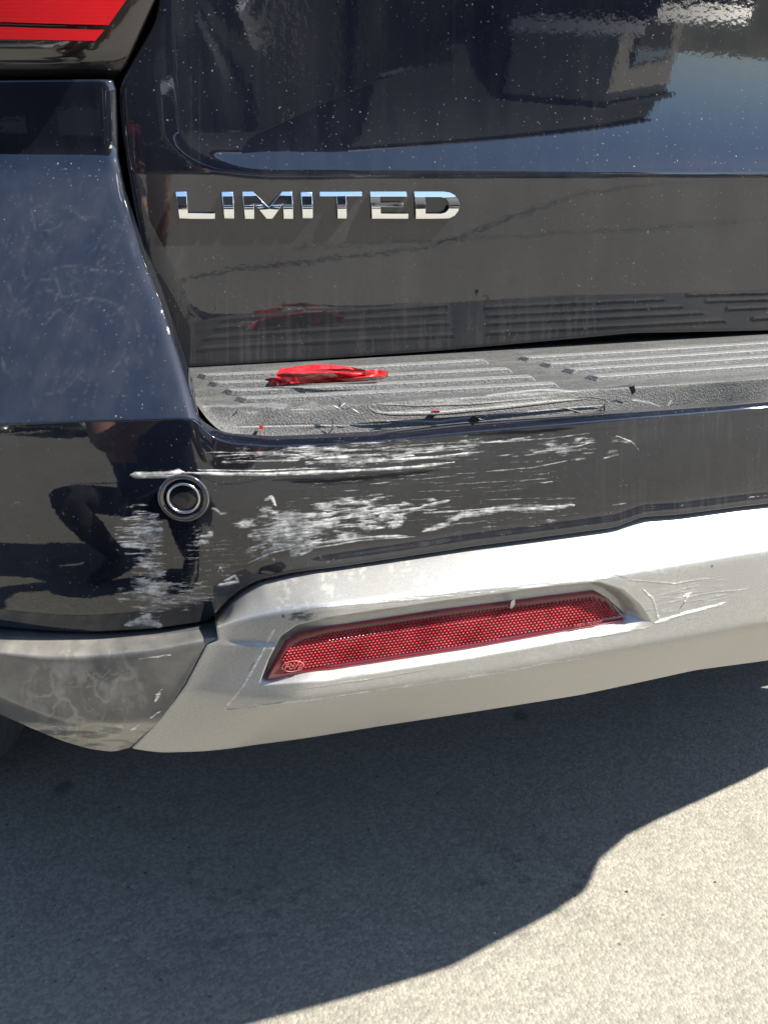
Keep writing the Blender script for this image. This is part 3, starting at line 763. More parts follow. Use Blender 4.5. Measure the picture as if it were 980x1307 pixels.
chip = np.maximum(chip, .8 * stroke([(425, 866), (455, 862), (475, 858)], .8, .7, .1, .7, 445)); chip = np.maximum(chip, .7 * stroke([(318, 857), (325, 845)], 1., .8, .1, .5, 446))
chip = np.maximum(chip, np.maximum(.8 * (np.hypot(px - 908, py - 723) < 1.8), .8 * stroke([(866, 778), (874, 768)], .9, .8, .1, .4, 447))); chip *= vis
dust = .22 * sstep(.5, .7, fbm(px / 30, py / 30, 455)) * sstep(.4, .7, fbm(px / 4, py / 4, 456)) + .5 * np.exp(-(np.minimum(np.abs(di[::-1]), np.abs(do[::-1]))/1.6)**2) * fbm(px / 9, py / 5, 457) + .20 * fbm(px / 40, py / 12, 451) * sstep(-30, 20, py - (906 - .145 * (px - 285))) + .25 * dep * fbm(px / 12, py / 6, 452)
skid = link('lower_trim', grid_mesh(A, .02, .0012, dict(scuff=sc, chip=chip, dust=dust)), M['silver'], suv)
flap([(650, 776, .004), (652, 768, -.001), (657, 764, -.003), (657, 771, 0), (653, 777, .003)], -.028, simple('pale_curl', (.62, .62, .6), .5), skid)

# --- reflector
def refl_mat():
    m = NT('red_reflector'); v = m.obj(); n_ = m.noise(v, 40, 4, .6)
    m.l(m.mix(m.ramp(n_, .3, .7), (.26, .022, .030), (.42, .06, .068)), m.p.inputs['Base Color'])
    m.set(Roughness=.16, Coat_Weight=.7, Coat_Roughness=.08, Subsurface_Weight=.0); return m.m
M['refl'] = refl_mat(); M['refl_dark'] = simple('dark_red_lens', (.10, .008, .010), .2, 0, .6)
M['mark'] = simple('lens_mark', (.34, .09, .09), .4)
cxp = sum(p[0] for p in PIN) / len(PIN); cyp = sum(p[1] for p in PIN) / len(PIN)
def lens_off(x, y):                        # depth behind the face crease: upper third leans back
    top = np.interp(x, [341, 366, 384, 420, 560, 700, 757, 803], [867, 818, 808, 799, 778, 760, 753, 790]); bot = np.interp(x, [341, 430, 600, 803], [867, 857, 831, 795])
    v = (y - top) / max(6, bot - top)
    return -.0260 + .0125 * max(0, .34 - v)
def lens_pt(x, y, dz=0): return on_plan(x, y, lens_off(x, y) + dz)
def shrink(poly, d):
    n = len(poly); out = []
    area = sum(poly[k][0] * poly[(k + 1) % n][1] - poly[(k + 1) % n][0] * poly[k][1] for k in range(n)); sg = 1 if area > 0 else -1
    for k in range(n):
        a, b, c = poly[k - 1], poly[k], poly[(k + 1) % n]
        u = (b[0] - a[0], b[1] - a[1]); v = (c[0] - b[0], c[1] - b[1]); lu = math.hypot(*u); lv = math.hypot(*v)
        nx = -(u[1] / lu + v[1] / lv) * sg; ny = (u[0] / lu + v[0] / lv) * sg; l = math.hypot(nx, ny)
        s = d / max(.5, l / 2); out.append((b[0] + nx / l * s, b[1] + ny / l * s))
    return out
def ring_mesh(polys, offs):
    V = []; F = []; n = len(polys[0])
    for pl, o in zip(polys, offs): V += [lens_pt(x, y, o) for x, y in pl]
    for r in range(len(polys) - 1): F += [(r * n + k, r * n + (k + 1) % n, (r + 1) * n + (k + 1) % n, (r + 1) * n + k) for k in range(n)]
    return V, F, n
def densify(poly, step=14):
    out = []
    for k in range(len(poly)):
        a, b = poly[k], poly[(k + 1) % len(poly)]; n = max(1, int(math.dist(a, b) / step))
        out += [(a[0] + (b[0] - a[0]) * t / n, a[1] + (b[1] - a[1]) * t / n) for t in range(n)]
    return out
PD = PIN
p0 = shrink(PD, -1.5); p1 = shrink(PD, .8); p2 = shrink(PD, 5.0); p3 = shrink(PD, 6.0)
V, F, n = ring_mesh([densify(p, 14) if False else p for p in (p0, p1, p2)], [.006, .0008, -.0004])
reflector = link('reflector', auto := mesh_from(V, F), M['refl'], suv)
V, F, n = ring_mesh([p2, shrink(PD, 10.5), shrink(PD, 11.0)], [-.0004, .0010, .0014])
link('lens_border', mesh_from(V, F), M['refl_dark'], reflector)
def backing():                             # bed behind the prisms
    g = shrink(PD, 9.5); xs = np.linspace(min(p[0] for p in g), max(p[0] for p in g), 70); V = []; F = []
    pts = np.array(g)
    def span(x):
        ys = []
        for k in range(len(g)):
            (x1, y1), (x2, y2) = g[k], g[(k + 1) % len(g)]
            if (x1 - x) * (x2 - x) <= 0 and x1 != x2: ys.append(y1 + (y2 - y1) * (x - x1) / (x2 - x1))
        return min(ys), max(ys)
    for k, x in enumerate(xs):
        a, b = span(min(max(x, xs[0] + .01), xs[-1] - .01))
        for q in range(9): V.append(lens_pt(x, a + (b - a) * q / 8, .0016))
        if k: F += [(9 * k - 9 + q, 9 * k - 8 + q, 9 * k + 1 + q, 9 * k + q) for q in range(8)]
    return mesh_from(V, F)
link('lens_bed', backing(), M['refl_dark'], reflector)
def prisms():
    g = shrink(PD, 9.0); V = []; F = []; s = 2.75
    y = 740; row = 0
    while y < 880:
        x = 330 + (row % 2) * s * .87
        while x < 815:
            yy = y - .148 * (x - 570)
            if bool(inside(np.array([x]), np.array([yy]), g)[0]):
                c = len(V); V.append(lens_pt(x, yy, -.0004))
                for k in range(6):
                    t = math.pi / 6 + k * math.pi / 3; V.append(lens_pt(x + s * .97 * math.cos(t), yy + s * .80 * math.sin(t), .0013))
                F += [(c, c + 1 + k, c + 1 + (k + 1) % 6) for k in range(6)]
            x += s * 1.74
        y += s * 1.24; row += 1
    return mesh_from(V, F, False)
pr = link('lens_prisms', prisms(), M['refl'], reflector); pr['kind'] = 'stuff'
def text_mesh(body, size, shear=0):
    cu = bpy.data.curves.new('c', 'FONT'); cu.body = body; cu.size = size; cu.extrude = .0002; cu.shear = shear; cu.align_x = 'CENTER'; cu.align_y = 'CENTER'
    to = bpy.data.objects.new('t', cu); COL.objects.link(to); dg = bpy.context.evaluated_depsgraph_get()
    me = bpy.data.meshes.new_from_object(to.evaluated_get(dg)); bpy.data.objects.remove(to); bpy.data.curves.remove(cu); return me
def place_flat(o, x, y, dz):
    p = lens_pt(x, y, dz); a = lens_pt(x - 10, y + 1.5, dz); b = lens_pt(x + 10, y - 1.5, dz)
    o.location = p; o.rotation_euler = (R(90), -math.atan2(b[2] - a[2], b[0] - a[0]), math.atan2(b[1] - a[1], b[0] - a[0]))
o = link('lens_logo', text_mesh('Ford', .0074, .35), M['mark'], reflector); place_flat(o, 374, 850.5, -.0012)
o = link('lens_marking', text_mesh('SAE A  P2 DOT', .0036), M['mark'], reflector); place_flat(o, 750, 796.5, -.0012)
el = [lens_pt(374 + 14 * math.cos(t * .2618), 850.5 + 6.6 * math.sin(t * .2618) - .1 * 14 * math.cos(t * .2618), -.0012) for t in range(25)]
link('logo_oval', tube_mesh(el, .00035, 5, False), M['mark'], reflector)

# --- tail light
M['lens_red'] = simple('red_lens', (.62, .010, .014), .22, 0, .8, Coat_Roughness=.04)
M['lens_dark'] = simple('smoked_lens', (.012, .010, .010), .12, 0, 1.0, Coat_Roughness=.02)
def ribbed(mat):                           # fine moulded ribs in the red lens
    t = mat.node_tree; p = t.nodes['Principled BSDF']; tc = t.nodes.new('ShaderNodeTexCoord'); w = t.nodes.new('ShaderNodeTexWave'); w.bands_direction = 'Z'
    w.inputs['Scale'].default_value = 130; b = t.nodes.new('ShaderNodeBump'); b.inputs['Strength'].default_value = .10; b.inputs['Distance'].default_value = .0003
    t.links.new(tc.outputs['Object'], w.inputs['Vector']); t.links.new(w.outputs['Fac'], b.inputs['Height']); t.links.new(b.outputs[0], p.inputs['Normal'])
ribbed(M['lens_red'])
LIGHT_R = [(143, 97), (155, 84), (191, 4), (212, -45), (225, -75)]
lz0 = on_plan(100, 98, .156)[2]
_l = [on_plan(x, y, .151) for x, y in LIGHT_R]; _lz = np.array([p[2] for p in _l]); _lx = np.array([p[0] for p in _l])
def light_grid():
    vs = np.linspace(0, 1, 60); us = np.linspace(0, 1, 90); U, V = np.meshgrid(us, vs)
    Z = lz0 + V * (1.28 - lz0); xr = np.interp(Z, _lz, _lx); X = -.58 + U * (xr + .58)
    e = xr - X; roll = .9 * np.maximum(0, .05 - e) ** 2 * 4
    o = .147 + .012 * np.exp(-(Z - lz0) / .006) + .03 * (Z - lz0)
    return np.stack([X, P(X) + o + roll, Z], -1)
tl = link('tail_light', grid_mesh(light_grid(), .02, .002), M['lens_dark'], suv)
def lens_strip(poly, off, th=.003):
    poly = densify(poly, 12); n = len(poly); V = [on_plan(x, y, off) for x, y in poly] + [on_plan(x, y, off + th) for x, y in poly]
    F = [tuple(range(n))[::-1], tuple(range(n, 2 * n))] + [(k, (k + 1) % n, n + (k + 1) % n, n + k) for k in range(n)]
    me = mesh_from(V, F, False); bm = bmesh.new(); bm.from_mesh(me); bmesh.ops.triangulate(bm, faces=[f for f in bm.faces if len(f.verts) > 4]); bmesh.ops.recalc_face_normals(bm, faces=bm.faces); bm.to_mesh(me); bm.free()
    return me
for pl in ([(-120, -70), (190, -70), (160, 2), (139, 32), (60, 30), (-120, 24)], [(-120, 30), (60, 36), (134, 38), (122, 52), (60, 51), (-120, 49)]):
    o = link('red_lens', lens_strip(pl, .1425), M['lens_red'], tl)
tl2 = mirrored(tl, suv)
for ch in [c for c in tl.children]: mirrored(ch, tl2)

# --- hidden liner behind the gaps, underbody, shell, glass, wheels
def liner():
    xs = np.linspace(-.50, 2 * XC + .50, 60); rows = []
    for z, o in ((.50, .06), (.56, .05), (.70, .05), (.700, .10), (.700, .20), (.75, .225), (.80, .23), (.88, .23), (1.0, .23), (1.2, .23)):
        rows.append(np.stack([xs, P(xs) + o + .012, np.full(xs.shape, z)], -1))
    return grid_mesh(np.array(rows), 0)
link('inner_panel', liner(), M['liner'], suv)
def arch(cy, r, z0, n=14): return [(cy + r * math.cos(math.pi * k / n), max(z0, .30 + r * math.sin(math.pi * k / n))) for k in range(n, -1, -1)]
WY, WR = 1.36, .415; FY = WY + 3.11
XL, XR = -.63, 2 * XC + .63
prof = [(.82, .24)] + arch(WY, .45, .24) + [(FY - .6, .24)] + arch(FY, .45, .24) + [(5.62, .40), (5.70, .85), (5.45, 1.12), (4.35, 1.24), (.93, 1.24), (.93, .95), (.79, .78), (.76, .55)]
for x0, x1 in ((XL, XL + .05), (XR - .05, XR)):
    o = link('side_panel', prism(prof, x0, x1), M['paint_env'], suv); bevel(o, .02, 3)
hull = [(.95, .56), (5.60, .50), (5.69, .85), (5.44, 1.12), (4.34, 1.238), (.95, 1.238)]
body = link('body_shell', prism(hull, XL + .052, XR - .052), M['paint_env'], suv); bevel(body, .03, 3)
link('light_block', box_mesh(-.30, 2 * XC + .30, .785, 1.0, .475, 1.26), M['liner'], suv)  # dark block added inside the hollow body to stop sunlight leaking through
link('underbody', box_mesh(XL + .052, XR - .052, .98, 5.4, .30, .52), M['liner'], suv)
for sg in (0,):                            # unseen plate added by the right corner to shape the ground shadow
    pl = [(1.06, .60, .47), (1.14, .635, .44), (1.28, .695, .375), (1.49, .80, .27)]
    V = [((2 * XC - x if sg else x), y, z) for x, y, z in pl] + [((2 * XC - x if sg else x), y + .02, .56) for x, y, z in pl]
    V += [(x, y + .012, z) for x, y, z in V]
    F = [(k, k + 1, k + 5, k + 4) for k in range(3)] + [(k + 12, k + 13, k + 9, k + 8) for k in range(3)] + [(k + 8, k + 9, k + 1, k) for k in range(3)]
    link('shadow_plate', mesh_from(V, F, False), M['blackpl'], suv)
link('sill', box_mesh(XL + .02, XL + .14, WY + .5, FY - .5, .20, .30), M['blackpl'], suv); link('sill', box_mesh(XR - .14, XR - .02, WY + .5, FY - .5, .20, .30), M['blackpl'], suv)
cab = link('window_band', prism([(.76, 1.20), (.93, 1.82), (3.3, 1.84), (4.2, 1.22)], XL + .07, XR - .07), M['glass'], suv); bevel(cab, .04, 3)
rf = link('roof', prism([(.84, 1.80), (.92, 1.90), (1.6, 1.94), (3.0, 1.91), (3.35, 1.80)], XL + .06, XR - .06), M['paint_env'], suv); bevel(rf, .03, 3)
for s in (XL + .055, XR - .055):
    for y0, y1 in ((.80, 1.02), (2.0, 2.1), (2.95, 3.05)):
        o = link('pillar', prism([(y0, 1.22), (y0 + .12, 1.82), (y1 + .12, 1.82), (y1, 1.22)], s - .02, s + .02), M['paint_env'], suv)
tyre_prof = []
hw = .138
for k in range(25):
    x = -hw + 2 * hw * k / 24; a = abs(x) / hw
    r = WR - .030 * max(0, a - .72) ** 2 / .28 ** 2 * 1.2
    if k in (5, 9, 15, 19): r -= .010
    tyre_prof.append((r, x))
tyre_prof = [(.27, -hw + .012), (.33, -hw - .004), (.375, -hw - .003)] + tyre_prof + [(.375, hw + .003), (.33, hw + .004), (.27, hw - .012)]
def tyre_mesh():
    me = lathe(tyre_prof, 'X', 144); n = len(tyre_prof)
    for i, v in enumerate(me.vertices):
        s, k = divmod(i, n)
        if 3 <= k < n - 3 and s % 4 == 0 and (k // 4 + s // 4) % 2 == 0 or (k in (2, 3, n - 4, n - 3) and s % 4 == 0):
            r = math.hypot(v.co.y, v.co.z); f = (r - .008) / r; v.co.y *= f; v.co.z *= f
    return me
TM = tyre_mesh()
RM = lathe([(.0001, .05), (.06, .055), (.07, .03), (.20, .04), (.255, .09), (.272, .13), (.272, -.13), (.255, -.09), (.05, -.05)], 'X', 48)
for wx, sgn in ((XL + .155, -1), (XR - .155, 1)):
    for wy in (WY, FY):
        w = link('wheel', RM.copy(), M['alloy'], suv); w.location = (wx, wy, WR + GZ - .002); w.rotation_euler = (0, 0, 0 if sgn > 0 else math.pi)
        t = link('tyre', TM.copy(), M['rubber'], w)

# ------------------------------------------------------------------ broken red pieces on the step
def frag_mat():
    m = NT('broken_red_plastic'); v = m.obj(); n_ = m.noise(v, 160, 4, .7)
    m.l(m.mix(m.ramp(n_, .35, .7), (.34, .004, .008), (.62, .03, .03)), m.p.inputs['Base Color'])
    m.set(Roughness=.18, Coat_Weight=.6, Transmission_Weight=.15); m.bump(m.noise(v, 260, 2), .25, .0005); return m.m
M['frag'] = frag_mat()
def fragment():
    V = []; F = []; rnd = random.Random(9)
    def shell(front, back, hf, hb, n=7, m=2, arch_=.003, jag=.0009, th=.0016):
        base = len(V)
        def at(pl, t):
            s = t * (len(pl) - 1); k = min(int(s), len(pl) - 2); f = s - k
            return pl[k][0] + (pl[k + 1][0] - pl[k][0]) * f, pl[k][1] + (pl[k + 1][1] - pl[k][1]) * f
        pts = []
        for i in range(n + 1):
            t = i / n; fx, fy = at(front, t); bx, by = at(back, t)
            a = on_z(fx, fy, ZP + .003 + hf); b = on_z(bx, by, ZP + .003 + hb)
            jf, jb = rnd.uniform(-jag, jag), rnd.uniform(-jag, jag) * 1.5
            col_ = []
            for q in range(m + 1):
                s = q / m
                p = Vector(a).lerp(Vector(b), s); p.z += arch_ * math.sin(math.pi * s) + (jf * (1 - s) + jb * s) + .0008 * math.sin(i * 1.9 + q)
                p.y += rnd.uniform(-jag, jag) * .4
                col_.append(p)
            pts.append(col_)
        top = [[len(V) + i * (m + 1) + q for q in range(m + 1)] for i in range(n + 1)]
        for c in pts: V.extend([tuple(p) for p in c])
        bot = [[len(V) + i * (m + 1) + q for q in range(m + 1)] for i in range(n + 1)]
        for c in pts: V.extend([(p.x, p.y + .0004, p.z - th) for p in c])
        for i in range(n):
            for q in range(m):
                F.append((top[i][q], top[i + 1][q], top[i + 1][q + 1], top[i][q + 1])); F.append((bot[i][q], bot[i][q + 1], bot[i + 1][q + 1], bot[i + 1][q]))
            F.append((top[i][0], bot[i][0], bot[i + 1][0], top[i + 1][0])); F.append((top[i][m], top[i + 1][m], bot[i + 1][m], bot[i][m]))
        F.append(tuple(top[0]) + tuple(bot[0][::-1])); F.append(tuple(top[n][::-1]) + tuple(bot[n]))
    def plate(pts, th=.0017):
        b0 = len(V); n = len(pts)
        for x, y, h in pts: V.append(on_z(x, y, ZP + .0034 + h))
        for x, y, h in pts: q = on_z(x, y, ZP + .0034 + h); V.append((q[0], q[1] + th * .7, q[2] - th * .7))
        F.append(tuple(b0 + k for k in range(n))); F.append(tuple(b0 + n + k for k in range(n))[::-1])
        F.extend([(b0 + k, b0 + n + k, b0 + n + (k + 1) % n, b0 + (k + 1) % n) for k in range(n)])
    # long curved upper shell, split into facets
    top = [(357, 471, .010), (378, 467.5, .012), (400, 465, .013), (424, 465.5, .013), (446, 468, .012), (466, 472, .010), (482, 472, .008), (496, 474, .006)]
    mid = [(352, 479, .006), (376, 477.5, .008), (400, 476, .009), (424, 476, .009), (447, 477, .008), (467, 478, .006), (482, 478.5, .004), (495, 479, .003)]
    low = [(358, 489.5, .001), (378, 489, .001), (402, 488, .001), (426, 487, .001), (448, 486, .001), (468, 484.5, .001), (484, 483, .001), (493, 481, .001)]
    for k in range(7):
        plate([top[k], top[k + 1], mid[k + 1], mid[k]]); plate([mid[k], mid[k + 1], low[k + 1], low[k]])
    plate([(338, 484, .003), (347, 482, .005), (372, 483.5, .006), (364, 487, .003), (350, 487.5, .001)])
    plate([(344, 491.5, 0), (347, 485, .004), (352, 486, .004), (351, 492, 0)]); plate([(354, 492, 0), (353, 486, .003), (371, 487, .003), (368, 490, .0)])
    plate([(354, 478, .011), (362, 476, .012), (412, 478, .011), (396, 480.5, .009), (360, 480, .009)], .0012)
    plate([(400, 472, .0145), (440, 470, .015), (472, 475, .011), (430, 475.5, .012)], .001)
    plate([(430, 484, .004), (486, 480, .006), (496, 474.5, .0075), (491, 483, .002), (450, 486.5, .002)], .0012)
    return mesh_from(V, F, False)
fr = link('lens_fragment', fragment(), M['frag'])
tag(fr, 'jagged piece of broken red plastic lens lying on the ribbed step pad', 'debris')
def chipm(px_, py_, w, h, d, seed, on=None):
    rnd = random.Random(seed); c = on or on_plan(px_, py_, .0135); V = []; n = 7
    for k in range(n):
        t = 2 * math.pi * k / n; rr = rnd.uniform(.7, 1.2); V.append((w * rr * math.cos(t), -d, h * rr * math.sin(t)))
    V += [(x * .8, .002, z * .8) for x, y, z in V]
    F = [tuple(range(n)), tuple(range(2 * n - 1, n - 1, -1))] + [(k, n + k, n + (k + 1) % n, (k + 1) % n) for k in range(n)]
    o = link('red_chip', mesh_from(V, F, False), M['frag']); o.location = c; return o
c1 = chipm(555, 526, .0045, .0014, .0015, 1, tuple(on_plan(555, 526, .034)))
tag(c1, 'thin flat red plastic chip on the scraped nose of the step pad', 'debris')
c2 = chipm(333, 545, .0016, .0014, .001, 2, tuple(on_plan(333, 545, .032)))
tag(c2, 'tiny round orange red crumb near the rounded end of the step pad', 'debris')

# ------------------------------------------------------------------ what the glossy panels mirror: the car park behind the camera
def wheel_set(root, xs, ys, r, w):
    for x in xs:
        for y in ys:
            a = link('wheel', lathe([(.0001, .3 * w), (r * .55, .25 * w), (r * .62, .42 * w), (r * .62, -.42 * w), (.0001, -.3 * w)], 'X', 24), M['alloy'], root); a.location = (x, y, r)
            link('tyre', lathe([(r * .6, -.42 * w), (r * .93, -.5 * w), (r, -.38 * w), (r, .38 * w), (r * .93, .5 * w), (r * .6, .42 * w)], 'X', 32), M['rubber'], a)
def parked(name, label, loc, rz, col, L, Wd, H, kind):
    root = empty(name, (loc[0], loc[1], GZ), rz); tag(root, label, {'pickup_truck': 'pickup'}.get(name, 'car'))
    m = simple(name + '_paint', col, .35, .2, 1.0, Coat_Roughness=.03)
    h = Wd / 2; hb = H * .56; r = .36 if H > 1.6 else .32; y1, y2 = -L * .30, L * .29
    def ar(c): return [(c + (r + .06) * math.cos(math.pi * k / 8), max(.25, .25 + (r + .1) * math.sin(math.pi * k / 8))) for k in range(8, -1, -1)]
    low = [(-L / 2 + .05, .32), (-L / 2 + .25, .25)] + ar(y1) + ar(y2) + [(L / 2 - .2, .26), (L / 2, .45), (L / 2 - .03, hb - .16), (L * .22, hb), (-L / 2 + .06, hb), (-L / 2, hb * .75)]
    b = link('body', prism(low, -h, h), m, root); bevel(b, .06, 3)
    if kind == 'suv': cabp = [(-L / 2 + .12, hb - .02), (-L / 2 + .35, H - .10), (L * .05, H - .10), (L * .22, hb - .02)]
    elif kind == 'pickup': cabp = [(-L * .10, hb - .02), (-L * .07, H - .10), (L * .10, H - .10), (L * .24, hb - .02)]
    else: cabp = [(-L * .36, hb - .02), (-L * .20, H - .08), (L * .06, H - .08), (L * .24, hb - .02)]
    w = link('window_band', prism(cabp, -h + .12, h - .12), M['glass'], root); bevel(w, .05, 2)
    ya, yb = cabp[1][0], cabp[2][0]
    rf = link('roof', prism([(ya - .06, H - .12), (ya + .1, H), (yb - .1, H), (yb + .12, H - .12)], -h + .10, h - .10), m, root); bevel(rf, .04, 2)
    for sx_ in (-1, 1):
        for (yb0, yt0) in ((cabp[0][0] + .05, cabp[1][0]), ((cabp[0][0] + cabp[3][0]) / 2 - .1, (ya + yb) / 2), (cabp[3][0] - .1, cabp[2][0])):
            link('pillar', prism([(yb0, hb - .02), (yt0, H - .1), (yt0 + .1, H - .1), (yb0 + .1, hb - .02)], sx_ * (h - .135), sx_ * (h - .095)), m, root)
        link('tail_light', box_mesh(*sorted((sx_ * (h - .26), sx_ * (h - .05))), -L / 2 - .012, -L / 2 + .1, hb * .62, hb * .82), M['lens_red'], root)
        link('headlight', box_mesh(*sorted((sx_ * (h - .35), sx_ * (h - .06))), L / 2 - .12, L / 2 + .008, hb * .55, hb * .74), M['chrome_dull'], root)
        mi = link('mirror', box_mesh(*sorted((sx_ * (h - .02), sx_ * (h + .18))), L * .15, L * .15 + .08, hb, hb + .15), m, root)
    for y_ in (-L / 2, L / 2): link('bumper', box_mesh(-h + .05, h - .05, y_ - .05, y_ + .05, .34, .50), M['blackpl'], root)
    link('number_plate', box_mesh(-.16, .16, -L / 2 - .02, -L / 2 + .03, hb * .55, hb * .55 + .15), M['pale'], root)
    wheel_set(root, (-h + .12, h - .12), (y1, y2), r, .22)
    return root
M['pale'] = simple('pale_plate', (.6, .6, .58), .5)
parked('parked_car', 'silver suv parked behind the photographer with its red tail lights facing the bumper', (1.5, -9.0), R(200), (.62, .63, .64), 4.7, 1.9, 1.75, 'suv')
parked('parked_car', 'dark navy suv parked beside the silver one behind the photographer', (4.5, -9.6), R(182), (.012, .016, .03), 4.9, 1.95, 1.8, 'suv')
parked('pickup_truck', 'charcoal pickup truck parked at the end of the row behind the photographer', (7.6, -10.2), R(176), (.03, .03, .032), 5.7, 2.0, 1.88, 'pickup')
parked('parked_car', 'white saloon parked to the left in the row behind the photographer', (-4.6, -8.2), R(12), (.75, .75, .74), 4.6, 1.82, 1.45, 'saloon')
parked('parked_car', 'mid grey suv parked past the white saloon in the row behind', (-7.6, -7.8), R(8), (.16, .17, .18), 4.7, 1.9, 1.72, 'suv')
parked('parked_car', 'black saloon at the far left end of the row behind', (-10.6, -7.2), R(6), (.01, .01, .012), 4.7, 1.85, 1.46, 'saloon')
parked('parked_car', 'dark red saloon parked between the silver suv and the white saloon', (-1.7, -9.3), R(190), (.16, .012, .014), 4.6, 1.82, 1.45, 'saloon')

def building(label, cx, cy, w, d, h, rz, col, nwin):
    root = empty('building', (cx, cy, GZ), rz); tag(root, label, 'building')
    m = NT('render_wall'); v = m.obj(); nz = m.noise(v, 2.5, 5, .6); m.l(m.mix(m.ramp(nz, .3, .7), tuple(c * .85 for c in col), col), m.p.inputs['Base Color']); m.set(Roughness=.9)
    link('wall', box_mesh(-w / 2, w / 2, -d / 2, d / 2, 0, h), m.m, root)
    link('roof', box_mesh(-w / 2 - .2, w / 2 + .2, -d / 2 - .2, d / 2 + .2, h + .003, h + .35), M['blackpl'], root)
    for k in range(nwin):
        x = -w / 2 + w * (k + .5) / nwin; ww = w / nwin * .3
        fr_ = link('window', box_mesh(x - ww, x + ww, d / 2 - .05, d / 2 + .06, 1.0, min(h - .8, 3.0)), M['blackpl'], root)
        link('pane', box_mesh(x - ww + .08, x + ww - .08, d / 2, d / 2 + .07, 1.08, min(h - .88, 2.92)), M['glass'], fr_)
    return root
building('tall dark brown building with a row of windows behind the parked cars', -12, -17.5, 30, 8, 10.5, 0, (.05, .042, .038), 7)
building('long dark grey building running back diagonally from the parked row', 7.56, -21.84, 20, 8, 9.4, R(-43.4), (.018, .019, .023), 6)
building('small pale sand coloured shed in front of the long dark building', 9.5, -16.4, 5.0, 2.4, 4.4, R(-43.4), (.5, .46, .38), 1)
def hills():
    V = []; F = []; n = 120
    for k in range(n + 1):
        a = R(120 + 300 * k / n); r = 260; hgt = 14 + 18 * float(fbm(np.array([k / 14.]), np.array([.5]), 5, 4)[0])
        for q, (rr, z) in enumerate(((r - 60, -.3), (r - 30, hgt * .45), (r, hgt), (r + 60, -.3))): V.append((rr * math.cos(a), rr * math.sin(a), z + GZ))
        if k: F += [(4 * k - 4 + q, 4 * k - 3 + q, 4 * k + 1 + q, 4 * k + q) for q in range(3)]
    m = NT('dry_hills'); v = m.obj(); nz = m.noise(v, .03, 6, .6); m.l(m.mix(m.ramp(nz, .35, .65), (.07, .08, .06), (.17, .15, .11)), m.p.inputs['Base Color']); m.set(Roughness=1)
    o = link('hills', mesh_from(V, F), m.m); tag(o, kind='structure')
hills()

